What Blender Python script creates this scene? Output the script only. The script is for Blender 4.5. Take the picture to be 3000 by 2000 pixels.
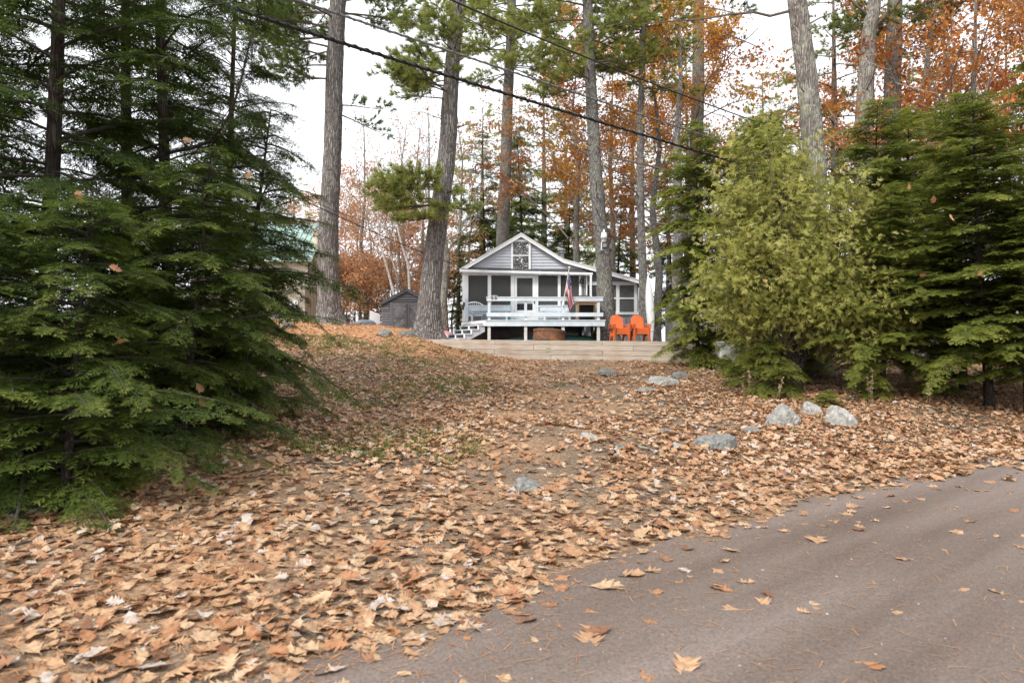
import bpy, math, random
import numpy as np

# ------------------------------------------------------------------ scene, camera, light
for o in list(bpy.data.objects):
    bpy.data.objects.remove(o)
SC = bpy.context.scene
COL = SC.collection
PI = math.pi
EYE = 1.6
cam_d = bpy.data.cameras.new('camera')
cam_d.lens = 24.0
cam_d.sensor_width = 36.0
cam_d.clip_start = 0.05
cam_d.clip_end = 2000
cam_d.dof.use_dof = True
cam_d.dof.focus_distance = 24.0
cam_d.dof.aperture_fstop = 2.6
cam = bpy.data.objects.new('camera', cam_d)
COL.objects.link(cam)
cam.location = (0, 0, EYE)
cam.rotation_euler = (PI / 2, 0, 0)
SC.camera = cam

SUN_DIR = np.array([-0.50, -0.66, 0.90]); SUN_DIR /= np.linalg.norm(SUN_DIR)   # towards the sun
SUN_ELEV = math.asin(SUN_DIR[2])
SUN_AZ = math.atan2(SUN_DIR[0], SUN_DIR[1])
W = bpy.data.worlds.new('World')
SC.world = W
W.use_nodes = True
wn, wl = W.node_tree.nodes, W.node_tree.links
wn.clear()
sky = wn.new('ShaderNodeTexSky'); sky.sky_type = 'NISHITA'; sky.sun_disc = False
sky.sun_elevation = SUN_ELEV; sky.sun_rotation = SUN_AZ
sky.air_density = 1.0; sky.dust_density = 2.5
mixw = wn.new('ShaderNodeMixRGB'); mixw.inputs[0].default_value = 0.86
mixw.inputs[2].default_value = (10.6, 10.75, 11.1, 1)        # thin bright cloud cover
bg = wn.new('ShaderNodeBackground'); bg.inputs[1].default_value = 0.11
wo = wn.new('ShaderNodeOutputWorld')
wl.new(sky.outputs[0], mixw.inputs[1]); wl.new(mixw.outputs[0], bg.inputs[0]); wl.new(bg.outputs[0], wo.inputs[0])
sun_d = bpy.data.lights.new('sun', 'SUN'); sun_d.energy = 2.5; sun_d.angle = math.radians(14)
sun_d.color = (1.0, 0.95, 0.88)
sun = bpy.data.objects.new('sun', sun_d); COL.objects.link(sun)
from mathutils import Vector, Matrix
sun.rotation_euler = Vector((-SUN_DIR[0], -SUN_DIR[1], -SUN_DIR[2])).to_track_quat('-Z', 'Y').to_euler()
sun.location = (-16, -21, 29)
SC.view_settings.view_transform = 'Standard'
SC.view_settings.look = 'None'
SC.view_settings.exposure = 0.62
SC.view_settings.gamma = 1.0
SC.view_settings.use_curve_mapping = False
SC.cycles.use_denoising = True
SC.cycles.max_bounces = 6
SC.cycles.diffuse_bounces = 3
SC.cycles.transparent_max_bounces = 8
SC.cycles.use_adaptive_sampling = True
SC.cycles.adaptive_threshold = 0.02

# ------------------------------------------------------------------ helpers: picture geometry
F = 2000.0
def P(px, py, Y):
    """a point at depth Y metres seen at photograph pixel px, py"""
    return ((px - 1500) / F * Y, Y, EYE + (1000 - py) / F * Y)
def ZP(zx, zy, Y):
    return P(1250 + zx / 3.36, 650 + zy / 3.36, Y)

# ------------------------------------------------------------------ helpers: meshes
class G:
    def __init__(s):
        s.V = []; s.F4 = []; s.F3 = []; s.n = 0
        s.T4 = []; s.T3 = []; s.M4 = []; s.M3 = []; s.FN = []
    def add(s, V, q=None, t=None, tint=0.5, mat=0):
        V = np.asarray(V, float).reshape(-1, 3)
        if q is not None and len(q):
            q = np.asarray(q, int).reshape(-1, 4)
            s.F4.append(q + s.n)
            s.T4.append(np.broadcast_to(np.asarray(tint, float), (len(q),)))
            s.M4.append(np.full(len(q), mat, int))
        if t is not None and len(t):
            t = np.asarray(t, int).reshape(-1, 3)
            s.F3.append(t + s.n)
            s.T3.append(np.broadcast_to(np.asarray(tint, float), (len(t),)))
            s.M3.append(np.full(len(t), mat, int))
        s.V.append(V); s.n += len(V)
        return s
    def box(s, x0, x1, y0, y1, z0, z1, mat=0, tint=.5):
        V = [(x, y, z) for x in (x0, x1) for y in (y0, y1) for z in (z0, z1)]
        return s.add(V, BOXQ, mat=mat, tint=tint)
    def beam(s, a, b, w, h, up=(0, 0, 1), mat=0, tint=.5):
        a = np.array(a, float); b = np.array(b, float)
        d = b - a; L = np.linalg.norm(d); d /= L
        up = np.array(up, float); sd = np.cross(d, up)
        if np.linalg.norm(sd) < 1e-4: sd = np.cross(d, (0, 1, 0))
        sd /= np.linalg.norm(sd); u = np.cross(sd, d)
        V = [p + i * sd * w / 2 + j * u * h / 2 for p in (a, b) for i in (-1, 1) for j in (-1, 1)]
        return s.add(V, BOXQ, mat=mat, tint=tint)
    def prism(s, poly, y0, y1, axis='y', mat=0):
        """poly: points (x,z) extruded along y (or (x,y) along z)"""
        n = len(poly)
        if axis == 'y':
            V = [(a, y0, b) for a, b in poly] + [(a, y1, b) for a, b in poly]
        elif axis == 'x':
            V = [(y0, a, b) for a, b in poly] + [(y1, a, b) for a, b in poly]
        else:
            V = [(a, b, y0) for a, b in poly] + [(a, b, y1) for a, b in poly]
        q = [(i, (i + 1) % n, n + (i + 1) % n, n + i) for i in range(n)]
        s.add(V, q, mat=mat)
        base = s.n - 2 * n
        s.FN.append((list(range(base, base + n)), mat)); s.FN.append((list(range(base + n, base + 2 * n))[::-1], mat))
        return s
    def tube(s, pts, rad, n=6, mat=0, tint=.5, cap=True):
        pts = np.asarray(pts, float); m = len(pts)
        rad = np.broadcast_to(np.asarray(rad, float), (m,))
        d = np.gradient(pts, axis=0); d /= np.linalg.norm(d, axis=1)[:, None] + 1e-9
        ref = np.array([0, 0, 1.0]) if abs(d[:, 2]).mean() < .8 else np.array([0, 1.0, 0])
        u = np.cross(d, ref); u /= np.linalg.norm(u, axis=1)[:, None] + 1e-9
        v = np.cross(d, u)
        a = np.arange(n) * 2 * PI / n
        V = pts[:, None, :] + rad[:, None, None] * (np.cos(a)[None, :, None] * u[:, None, :] + np.sin(a)[None, :, None] * v[:, None, :])
        i, j = np.meshgrid(np.arange(m - 1), np.arange(n), indexing='ij')
        q = np.stack([i * n + j, i * n + (j + 1) % n, (i + 1) * n + (j + 1) % n, (i + 1) * n + j], -1).reshape(-1, 4)
        s.add(V.reshape(-1, 3), q, mat=mat, tint=tint)
        if cap:
            b = s.n - m * n
            s.FN.append((list(range(b, b + n)), mat)); s.FN.append((list(range(b + (m - 1) * n, b + m * n))[::-1], mat))
        return s
    def lathe(s, prof, c=(0, 0, 0), n=16, mat=0, axis=None):
        """prof: (r,z) pairs"""
        m = len(prof); a = np.arange(n) * 2 * PI / n
        V = np.array([[(r * math.cos(t), r * math.sin(t), z) for t in a] for r, z in prof]).reshape(-1, 3)
        if axis is not None:
            R = Vector((0, 0, 1)).rotation_difference(Vector(axis)).to_matrix()
            V = V @ np.array(R).T
        V = V + np.array(c)
        q = [(i * n + j, i * n + (j + 1) % n, (i + 1) * n + (j + 1) % n, (i + 1) * n + j) for i in range(m - 1) for j in range(n)]
        return s.add(V, q, mat=mat)
    def mesh(s, name, mats, base=(0, 0, 0), smooth=False):
        me = bpy.data.meshes.new(name)
        V = np.concatenate(s.V) - np.array(base)
        F4 = np.concatenate(s.F4) if s.F4 else np.zeros((0, 4), int)
        F3 = np.concatenate(s.F3) if s.F3 else np.zeros((0, 3), int)
        fn = [f for f, _ in s.FN]
        loops = np.concatenate([F4.ravel(), F3.ravel()] + [np.array(f) for f in fn]).astype(np.int32)
        tot = np.concatenate([np.full(len(F4), 4), np.full(len(F3), 3), np.array([len(f) for f in fn], int)]).astype(np.int32)
        start = np.concatenate([[0], np.cumsum(tot)[:-1]]).astype(np.int32)
        me.vertices.add(len(V)); me.vertices.foreach_set('co', V.astype(np.float32).ravel())
        me.loops.add(len(loops)); me.loops.foreach_set('vertex_index', loops)
        me.polygons.add(len(tot)); me.polygons.foreach_set('loop_start', start)
        try: me.polygons.foreach_set('loop_total', tot)
        except Exception: pass
        mi = np.concatenate(s.M4 + s.M3 + [np.array([m for _, m in s.FN], int)]).astype(np.int32)
        for m in (mats if isinstance(mats, (list, tuple)) else [mats]): me.materials.append(m)
        me.polygons.foreach_set('material_index', mi)
        ti = np.concatenate(s.T4 + s.T3 + [np.full(len(fn), .5)]).astype(np.float32)
        me.update(calc_edges=True)
        at = me.attributes.new('tint', 'FLOAT', 'FACE'); at.data.foreach_set('value', ti)
        me.polygons.foreach_set('use_smooth', np.full(len(tot), bool(smooth)))
        return me
BOXQ = [(0, 1, 3, 2), (4, 6, 7, 5), (0, 4, 5, 1), (2, 3, 7, 6), (0, 2, 6, 4), (1, 5, 7, 3)]

def tag(o, label=None, cat=None, group=None, kind=None):
    if label: o['label'] = label
    if cat: o['category'] = cat
    if group: o['group'] = group
    if kind: o['kind'] = kind
    return o
def link(name, me, parent=None, loc=(0, 0, 0)):
    o = bpy.data.objects.new(name, me); COL.objects.link(o); o.location = loc
    if parent is not None: o.parent = parent
    return o
class Thing:
    """an Empty at the thing's base; parts are given in world coordinates"""
    def __init__(s, name, label, cat, base=(0, 0, 0), group=None):
        s.base = base
        s.o = bpy.data.objects.new(name, None); COL.objects.link(s.o)
        s.o.empty_display_size = .1
        s.o.location = base
        tag(s.o, label, cat, group)
    def part(s, name, g, mats, parent=None, smooth=False, label=None, kind=None):
        o = link(name, g.mesh(name, mats, s.base, smooth), parent or s.o)
        return tag(o, label=label, kind=kind)
    def box(s, name, x0, x1, y0, y1, z0, z1, mat, parent=None):
        return s.part(name, G().box(x0, x1, y0, y1, z0, z1), mat, parent)
def single(name, g, mats, label, cat, base=(0, 0, 0), group=None, smooth=False):
    o = link(name, g.mesh(name, mats, base, smooth), None, base)
    return tag(o, label, cat, group)
def copy_tree(o, parent=None):
    c = o.copy(); COL.objects.link(c)
    if parent is not None: c.parent = parent
    for ch in list(o.children): copy_tree(ch, c)
    return c

# ------------------------------------------------------------------ helpers: materials
def new_mat(name):
    m = bpy.data.materials.new(name); m.use_nodes = True
    nt = m.node_tree; nt.nodes.clear()
    out = nt.nodes.new('ShaderNodeOutputMaterial')
    return m, nt, nt.nodes, nt.links, out
def ramp(nodes, cols, pos=None):
    r = nodes.new('ShaderNodeValToRGB'); e = r.color_ramp.elements
    pos = pos or [i / (len(cols) - 1) for i in range(len(cols))]
    while len(e) < len(cols): e.new(.5)
    for k, (p, c) in enumerate(zip(pos, cols)):
        e[k].position = p; e[k].color = (c[0], c[1], c[2], 1)
    return r
def sc3(c, k): return tuple(max(0, min(1, x * k)) for x in c)
def surf(name, base, rough=.75, var=.18, scale=6, stretch=(1, 1, 1), bump=.0, bscale=None, spec=.3, metal=0, rnd=.12, stain=None, stain_amt=.45, stain_scale=2.0):
    m, nt, n, l, out = new_mat(name)
    bs = n.new('ShaderNodeBsdfPrincipled'); l.new(bs.outputs[0], out.inputs[0])
    bs.inputs['Roughness'].default_value = rough; bs.inputs['Metallic'].default_value = metal
    bs.inputs['Specular IOR Level'].default_value = spec
    tc = n.new('ShaderNodeTexCoord'); mp = n.new('ShaderNodeMapping'); mp.inputs['Scale'].default_value = stretch
    l.new(tc.outputs['Object'], mp.inputs[0])
    no = n.new('ShaderNodeTexNoise'); no.inputs['Scale'].default_value = scale; no.inputs['Detail'].default_value = 5
    l.new(mp.outputs[0], no.inputs[0])
    rp = ramp(n, [sc3(base, 1 - var), base, sc3(base, 1 + var)], [.3, .5, .7]); l.new(no.outputs[0], rp.inputs[0])
    last = rp.outputs[0]
    if stain:
        n2 = n.new('ShaderNodeTexNoise'); n2.inputs['Scale'].default_value = stain_scale; n2.inputs['Detail'].default_value = 6
        l.new(tc.outputs['Object'], n2.inputs[0])
        r2 = ramp(n, [(0, 0, 0), (stain_amt,) * 3], [.48, .7]); l.new(n2.outputs[0], r2.inputs[0])
        mx = n.new('ShaderNodeMixRGB'); l.new(r2.outputs[0], mx.inputs[0]); l.new(last, mx.inputs[1]); mx.inputs[2].default_value = (*stain, 1)
        last = mx.outputs[0]
    if rnd:
        oi = n.new('ShaderNodeObjectInfo'); ma = n.new('ShaderNodeMapRange')
        ma.inputs[3].default_value = 1 - rnd; ma.inputs[4].default_value = 1 + rnd
        l.new(oi.outputs['Random'], ma.inputs[0])
        hs = n.new('ShaderNodeHueSaturation'); l.new(ma.outputs[0], hs.inputs['Value']); l.new(last, hs.inputs['Color'])
        last = hs.outputs[0]
    l.new(last, bs.inputs['Base Color'])
    if bump:
        nb = n.new('ShaderNodeTexNoise'); nb.inputs['Scale'].default_value = bscale or scale * 3; nb.inputs['Detail'].default_value = 4
        l.new(mp.outputs[0], nb.inputs[0])
        b = n.new('ShaderNodeBump'); b.inputs['Strength'].default_value = bump; b.inputs['Distance'].default_value = .02
        l.new(nb.outputs[0], b.inputs['Height']); l.new(b.outputs[0], bs.inputs['Normal'])
    return m
def leafmat(name, cols, pos=None, trans=.3, rough=.6, spec=.25, rnd=.15, mott=0, mscale=40):
    m, nt, n, l, out = new_mat(name)
    at = n.new('ShaderNodeAttribute'); at.attribute_name = 'tint'
    rp = ramp(n, cols, pos); l.new(at.outputs['Fac'], rp.inputs[0])
    oi = n.new('ShaderNodeObjectInfo'); ma = n.new('ShaderNodeMapRange'); ma.inputs[3].default_value = 1 - rnd; ma.inputs[4].default_value = 1 + rnd
    l.new(oi.outputs['Random'], ma.inputs[0])
    hs = n.new('ShaderNodeHueSaturation'); l.new(ma.outputs[0], hs.inputs['Value']); l.new(rp.outputs[0], hs.inputs['Color'])
    bs = n.new('ShaderNodeBsdfPrincipled'); bs.inputs['Roughness'].default_value = rough; bs.inputs['Specular IOR Level'].default_value = spec
    last = hs.outputs[0]
    if mott:
        tc = n.new('ShaderNodeTexCoord'); no = n.new('ShaderNodeTexNoise'); no.inputs['Scale'].default_value = mscale; no.inputs['Detail'].default_value = 5
        ge = n.new('ShaderNodeNewGeometry'); l.new(ge.outputs['Position'], no.inputs[0])
        mr = n.new('ShaderNodeMapRange'); mr.inputs[1].default_value = .3; mr.inputs[2].default_value = .7; mr.inputs[3].default_value = 1 - mott; mr.inputs[4].default_value = 1 + mott
        l.new(no.outputs[0], mr.inputs[0]); h2 = n.new('ShaderNodeHueSaturation'); l.new(mr.outputs[0], h2.inputs['Value']); l.new(last, h2.inputs['Color']); last = h2.outputs[0]
        bp = n.new('ShaderNodeBump'); bp.inputs['Strength'].default_value = .6; bp.inputs['Distance'].default_value = .012; l.new(no.outputs[0], bp.inputs['Height']); l.new(bp.outputs[0], bs.inputs['Normal'])
    l.new(last, bs.inputs['Base Color'])
    tr = n.new('ShaderNodeBsdfTranslucent'); l.new(hs.outputs[0], tr.inputs[0])
    mx = n.new('ShaderNodeMixShader'); mx.inputs[0].default_value = trans
    l.new(bs.outputs[0], mx.inputs[1]); l.new(tr.outputs[0], mx.inputs[2]); l.new(mx.outputs[0], out.inputs[0])
    return m
def barkmat(name, c0, c1, furrow=(14, 14, 2.6), lichen=None, lamt=.6, depth=.05, edge=.18):
    m, nt, n, l, out = new_mat(name)
    bs = n.new('ShaderNodeBsdfPrincipled'); bs.inputs['Roughness'].default_value = .9; bs.inputs['Specular IOR Level'].default_value = .15
    l.new(bs.outputs[0], out.inputs[0])
    tc = n.new('ShaderNodeTexCoord'); mp = n.new('ShaderNodeMapping'); mp.inputs['Scale'].default_value = furrow
    l.new(tc.outputs['Object'], mp.inputs[0])
    nw = n.new('ShaderNodeTexNoise'); nw.inputs['Scale'].default_value = 3.5; l.new(tc.outputs['Object'], nw.inputs[0])
    ad = n.new('ShaderNodeVectorMath'); ad.operation = 'MULTIPLY_ADD'; ad.inputs[1].default_value = (1.2, 1.2, 1.2)
    l.new(nw.outputs['Color'], ad.inputs[0]); l.new(mp.outputs[0], ad.inputs[2])
    vo = n.new('ShaderNodeTexVoronoi'); vo.feature = 'DISTANCE_TO_EDGE'; vo.inputs['Scale'].default_value = 1.0; l.new(ad.outputs[0], vo.inputs['Vector'])
    r1 = ramp(n, [c0, c1], [0.0, edge]); l.new(vo.outputs['Distance'], r1.inputs[0])
    n2 = n.new('ShaderNodeTexNoise'); n2.inputs['Scale'].default_value = 9; n2.inputs['Detail'].default_value = 6; l.new(tc.outputs['Object'], n2.inputs[0])
    hs = n.new('ShaderNodeHueSaturation'); mr = n.new('ShaderNodeMapRange'); mr.inputs[1].default_value = .3; mr.inputs[2].default_value = .7; mr.inputs[3].default_value = .65; mr.inputs[4].default_value = 1.3
    l.new(n2.outputs[0], mr.inputs[0]); l.new(mr.outputs[0], hs.inputs['Value']); l.new(r1.outputs[0], hs.inputs['Color'])
    last = hs.outputs[0]
    if lichen:
        n3 = n.new('ShaderNodeTexNoise'); n3.inputs['Scale'].default_value = 2.6; n3.inputs['Detail'].default_value = 7; l.new(tc.outputs['Object'], n3.inputs[0])
        r3 = ramp(n, [(0, 0, 0), (lamt,) * 3], [.5, .62]); l.new(n3.outputs[0], r3.inputs[0])
        mx = n.new('ShaderNodeMixRGB'); l.new(r3.outputs[0], mx.inputs[0]); l.new(last, mx.inputs[1]); mx.inputs[2].default_value = (*lichen, 1); last = mx.outputs[0]
    l.new(last, bs.inputs['Base Color'])
    b = n.new('ShaderNodeBump'); b.inputs['Strength'].default_value = .9; b.inputs['Distance'].default_value = depth
    mr2 = n.new('ShaderNodeMapRange'); mr2.inputs[2].default_value = .25; l.new(vo.outputs['Distance'], mr2.inputs[0])
    l.new(mr2.outputs[0], b.inputs['Height']); l.new(b.outputs[0], bs.inputs['Normal'])
    return m

MT = {}
MT['white'] = surf('white_paint', (.82, .83, .84), .5, .05, 5, rnd=.03, stain=(.6, .59, .55), stain_amt=.25, stain_scale=3)
MT['siding'] = surf('grey_blue_paint', (.50, .525, .57), .6, .06, 3, rnd=.05, stain=(.40, .415, .44), stain_amt=.35, stain_scale=1.4)
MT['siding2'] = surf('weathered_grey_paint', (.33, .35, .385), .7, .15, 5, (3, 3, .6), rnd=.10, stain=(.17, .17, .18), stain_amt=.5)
MT['deck'] = surf('pale_blue_paint', (.58, .655, .71), .55, .07, 6, rnd=.04, stain=(.4, .43, .44), stain_amt=.35, stain_scale=4)
MT['deckboard'] = surf('worn_deck_paint', (.42, .47, .51), .7, .15, 8, rnd=.08)
MT['postwood'] = surf('peeling_white_wood', (.6, .6, .58), .75, .12, 12, (4, 4, .5), rnd=.08, stain=(.3, .28, .25), stain_amt=.5, stain_scale=7)
MT['darkwood'] = surf('raw_joist_wood', (.16, .12, .09), .85, .25, 8)
MT['timber'] = surf('weathered_timber', (.45, .39, .325), .85, .26, 2.4, (.8, 5, 22), bump=.2, bscale=9, rnd=.13, stain=(.36, .255, .19), stain_amt=.6, stain_scale=1.5)
MT['patch'] = surf('green_tinged_block', (.36, .36, .24), .85, .15, 20)
MT['shed'] = surf('silvered_wood', (.13, .13, .14), .85, .3, 5, (3, 3, 14), bump=.3, rnd=.25)
MT['sheddoor'] = surf('silvered_door_wood', (.15, .15, .16), .85, .3, 7, rnd=.3)
MT['roof'] = surf('asphalt_shingle', (.085, .085, .09), .9, .3, 30, bump=.5, bscale=60)
MT['greenroof'] = surf('green_metal_roof', (.30, .42, .38), .4, .08, 2, rnd=.03)
MT['tan'] = surf('tan_siding', (.42, .38, .31), .7, .1, 4)
MT['brown'] = surf('brown_stained_wood', (.10, .075, .055), .8, .25, 6, (6, 6, 1), rnd=.2)
MT['cream'] = surf('cream_paint', (.62, .56, .44), .6, .08, 5)
MT['grey_clap'] = surf('pale_grey_siding', (.42, .42, .42), .65, .08, 4, rnd=.05)
MT['blind'] = surf('grey_blind', (.30, .30, .28), .6, .08, 6, rnd=.04)
MT['black'] = surf('black_metal', (.02, .02, .022), .5, .2, 10)
MT['cover'] = surf('charcoal_vinyl', (.055, .057, .06), .55, .25, 5, bump=.5, bscale=6)
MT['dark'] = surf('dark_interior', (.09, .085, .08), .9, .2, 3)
MT['rust'] = surf('rusted_steel', (.15, .075, .045), .8, .4, 9, (1, 1, 2.5), bump=.5, bscale=22, stain=(.32, .13, .045), stain_amt=.8, stain_scale=5)
MT['orange'] = surf('orange_plastic', (.64, .15, .045), .45, .05, 6, rnd=.03, spec=.4)
MT['tanwood'] = surf('tan_pine_wood', (.42, .30, .20), .7, .12, 8, rnd=.1)
MT['pink'] = surf('faded_pink_plastic', (.60, .27, .24), .5, .12, 5)
MT['teal'] = surf('teal_plastic', (.05, .20, .25), .5, .15, 4)
MT['kgreen'] = surf('green_plastic', (.07, .32, .05), .4, .12, 4)
MT['turq'] = surf('turquoise_paint', (.05, .45, .45), .5, .05, 5)
MT['kwhite'] = surf('white_hull', (.72, .73, .74), .35, .06, 4, rnd=.02)
MT['steel'] = surf('dull_metal', (.45, .46, .47), .4, .1, 8, metal=.6)
MT['wire'] = surf('black_cable', (.012, .012, .013), .6, .2, 10, spec=.3)
MT['wiregrey'] = surf('grey_strand_cable', (.13, .13, .135), .6, .2, 10)
MT['fred'] = surf('flag_red', (.55, .03, .05), .8, .08, 20, rnd=0)
MT['fwhite'] = surf('flag_white', (.78, .76, .76), .8, .05, 20, rnd=0)
MT['fblue'] = surf('flag_blue', (.025, .04, .16), .8, .1, 20, rnd=0)
MT['rock'] = surf('pale_granite', (.33, .32, .30), .85, .35, 22, bump=.8, bscale=26, stain=(.17, .17, .15), stain_amt=.85, stain_scale=9)
MT['rockdark'] = surf('grey_stone', (.17, .168, .16), .85, .35, 22, bump=.8, bscale=26, stain=(.27, .275, .22), stain_amt=.8, stain_scale=9)
MT['rockmoss'] = surf('mossy_stone', (.05, .055, .03), .95, .3, 9, bump=.6, stain=(.04, .07, .015), stain_amt=.8)
MT['tarp'] = surf('blue_grey_tarp', (.30, .34, .38), .6, .12, 4)
MT['stick'] = surf('grey_dry_wood', (.26, .23, .20), .9, .25, 20)
MT['weed'] = leafmat('dry_weed', [(.20, .12, .06), (.42, .34, .22)], trans=.1)
MT['cone'] = surf('pine_cone_scales', (.06, .035, .022), .8, .3, 30)
# glass, insect screen
def glassmat():
    m, nt, n, l, out = new_mat('window_glass')
    bs = n.new('ShaderNodeBsdfPrincipled'); bs.inputs['Base Color'].default_value = (.015, .017, .02, 1)
    bs.inputs['Roughness'].default_value = .03; bs.inputs['Specular IOR Level'].default_value = 1.0; bs.inputs['IOR'].default_value = 2.1
    tc = n.new('ShaderNodeTexCoord'); no = n.new('ShaderNodeTexNoise'); no.inputs['Scale'].default_value = 3.0; no.inputs['Distortion'].default_value = 2.2
    l.new(tc.outputs['Object'], no.inputs[0])
    b = n.new('ShaderNodeBump'); b.inputs['Strength'].default_value = 1; b.inputs['Distance'].default_value = .25
    l.new(no.outputs[0], b.inputs['Height']); l.new(b.outputs[0], bs.inputs['Normal']); l.new(bs.outputs[0], out.inputs[0])
    return m
MT['glass'] = glassmat()
def screenmat(name, op, col):
    m, nt, n, l, out = new_mat(name)
    bs = n.new('ShaderNodeBsdfPrincipled'); bs.inputs['Base Color'].default_value = (*col, 1); bs.inputs['Roughness'].default_value = .7
    tr = n.new('ShaderNodeBsdfTransparent'); mx = n.new('ShaderNodeMixShader'); mx.inputs[0].default_value = op
    l.new(tr.outputs[0], mx.inputs[1]); l.new(bs.outputs[0], mx.inputs[2]); l.new(mx.outputs[0], out.inputs[0])
    return m
MT['screen'] = screenmat('insect_screen', .6, (.085, .085, .08))
MT['pane'] = screenmat('clear_pane', .25, (.05, .055, .06))
# bark
MT['bark_pine'] = barkmat('pine_bark', (.105, .094, .088), (.31, .285, .27), (17, 17, 1.5), depth=.035, edge=.3)
MT['bark_pine2'] = barkmat('rough_pine_bark', (.125, .117, .11), (.29, .275, .26), (24, 24, 4), lichen=(.30, .32, .25), lamt=.4, depth=.03, edge=.3)
MT['bark_lichen'] = barkmat('lichen_bark', (.14, .125, .11), (.33, .29, .26), (24, 24, 2.4), lichen=(.40, .41, .33), lamt=.7, depth=.04)
MT['bark_dark'] = barkmat('dark_bark', (.035, .028, .024), (.075, .062, .052), (30, 30, 4), depth=.02, edge=.3)
MT['bark_grey'] = barkmat('grey_bark', (.11, .10, .09), (.27, .245, .22), (16, 16, 3), lichen=(.30, .30, .25), lamt=.35, depth=.02)
MT['bark_birch'] = barkmat('birch_bark', (.35, .32, .29), (.68, .65, .60), (5, 5, 22), depth=.01, edge=.10)
MT['twig'] = surf('twig_bark', (.11, .09, .075), .9, .3, 12)
MT['twig_dark'] = surf('hemlock_twig_bark', (.05, .042, .036), .9, .3, 12)
MT['twig_grey'] = surf('grey_twig_bark', (.24, .215, .19), .9, .25, 12)
# foliage
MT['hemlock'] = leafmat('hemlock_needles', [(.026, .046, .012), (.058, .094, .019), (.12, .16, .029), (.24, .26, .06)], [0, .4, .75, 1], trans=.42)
MT['hemlock_lit'] = leafmat('hemlock_needles_lit_tone', [(.055, .075, .016), (.125, .16, .030), (.24, .265, .05), (.37, .36, .09)], [0, .4, .75, 1], trans=.48)  # same needles as above, with a sunlit look put into the colour
MT['pine'] = leafmat('pine_needles_green', [(.085, .125, .04), (.15, .20, .06), (.26, .30, .085), (.34, .35, .11)], [0, .4, .8, 1], trans=.55)
MT['pine_bright'] = leafmat('pine_needles_bright', [(.18, .22, .06), (.33, .37, .10), (.50, .50, .18)], trans=.55)
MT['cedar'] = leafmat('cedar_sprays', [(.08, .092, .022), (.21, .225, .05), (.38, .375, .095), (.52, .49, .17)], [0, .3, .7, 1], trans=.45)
MT['oak'] = leafmat('oak_leaves_russet', [(.28, .09, .025), (.48, .175, .04), (.58, .27, .06), (.56, .37, .10)], [0, .4, .8, 1], trans=.4)
MT['maple'] = leafmat('amber_leaves', [(.38, .12, .03), (.55, .24, .04), (.55, .34, .06), (.30, .28, .06)], [0, .45, .85, 1], trans=.45)
MT['beech'] = leafmat('beech_leaves_copper', [(.40, .19, .085), (.56, .29, .14), (.66, .43, .26)], trans=.4)
MT['litter'] = leafmat('dry_oak_leaf', [(.44, .38, .34), (.50, .345, .215), (.43, .265, .15), (.34, .165, .08), (.15, .07, .04)], [0, .16, .45, .75, 1], trans=.12, rough=.55, spec=.35, rnd=.08, mott=.28, mscale=32)
MT['needle'] = leafmat('fallen_needles', [(.30, .14, .06), (.48, .25, .11)], trans=.05)
MT['grass'] = leafmat('grass_blades', [(.06, .10, .02), (.13, .17, .035), (.30, .27, .10)], trans=.3)
# ------------------------------------------------------------------ terrain
def ss(a, b, x):
    t = np.clip((np.asarray(x, float) - a) / (b - a), 0, 1); return t * t * (3 - 2 * t)
EDGE_X = np.array([-60, -12, -6, -3, -1.26, -.44, .39, 1.36, 3.21, 7.08, 13, 22, 60, 260])
EDGE_Y = np.array([-40, -5.5, -.8, 1.7, 3.2, 3.95, 4.9, 5.57, 6.96, 9.44, 12.2, 15.3, 24, 60])
def road_edge(x): return np.interp(x, EDGE_X, EDGE_Y)
KX = np.array([-30, -12, -7, -4, -3, -2, 0, 3, 6, 10, 16, 40.])
KY = np.array([5, 10, 15, 20, 24, 27, 30, 34, 42, 70.])
KH = np.array([
    [.3, .6, 1.1, 1.7, 2.2, 2.4, 2.5, 2.5, 2.3, 1.5],
    [.3, .6, 1.1, 1.7, 2.2, 2.4, 2.5, 2.5, 2.3, 1.5],
    [.2, .42, .85, 1.45, 1.95, 2.2, 2.35, 2.35, 2.1, 1.5],
    [.1, .32, .66, 1.2, 1.72, 1.9, 2.05, 2.0, 1.8, 1.5],
    [.08, .29, .58, 1.0, 1.50, 1.75, 1.85, 1.85, 1.7, 1.5],
    [.06, .26, .52, .88, 1.24, 1.6, 1.6, 1.6, 1.6, 1.5],
    [.05, .24, .48, .75, .99, 1.6, 1.6, 1.6, 1.6, 1.5],
    [.03, .20, .44, .70, .91, 1.6, 1.6, 1.6, 1.6, 1.5],
    [.0, .16, .40, .66, .88, 1.5, 1.6, 1.6, 1.6, 1.5],
    [.0, .12, .36, .60, .80, .95, 1.1, 1.2, 1.3, 1.5],
    [.0, .08, .30, .52, .72, .9, 1.0, 1.2, 1.3, 1.5],
    [.0, .05, .20, .40, .6, .8, 1.0, 1.2, 1.3, 1.5]])
WX0, WX1, WY0, WY1 = -3.05, 6.2, 24.25, 23.1        # the retaining wall's front line
def wall_y(x): return WY0 + (np.asarray(x, float) - WX0) * (WY1 - WY0) / (WX1 - WX0)
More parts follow.
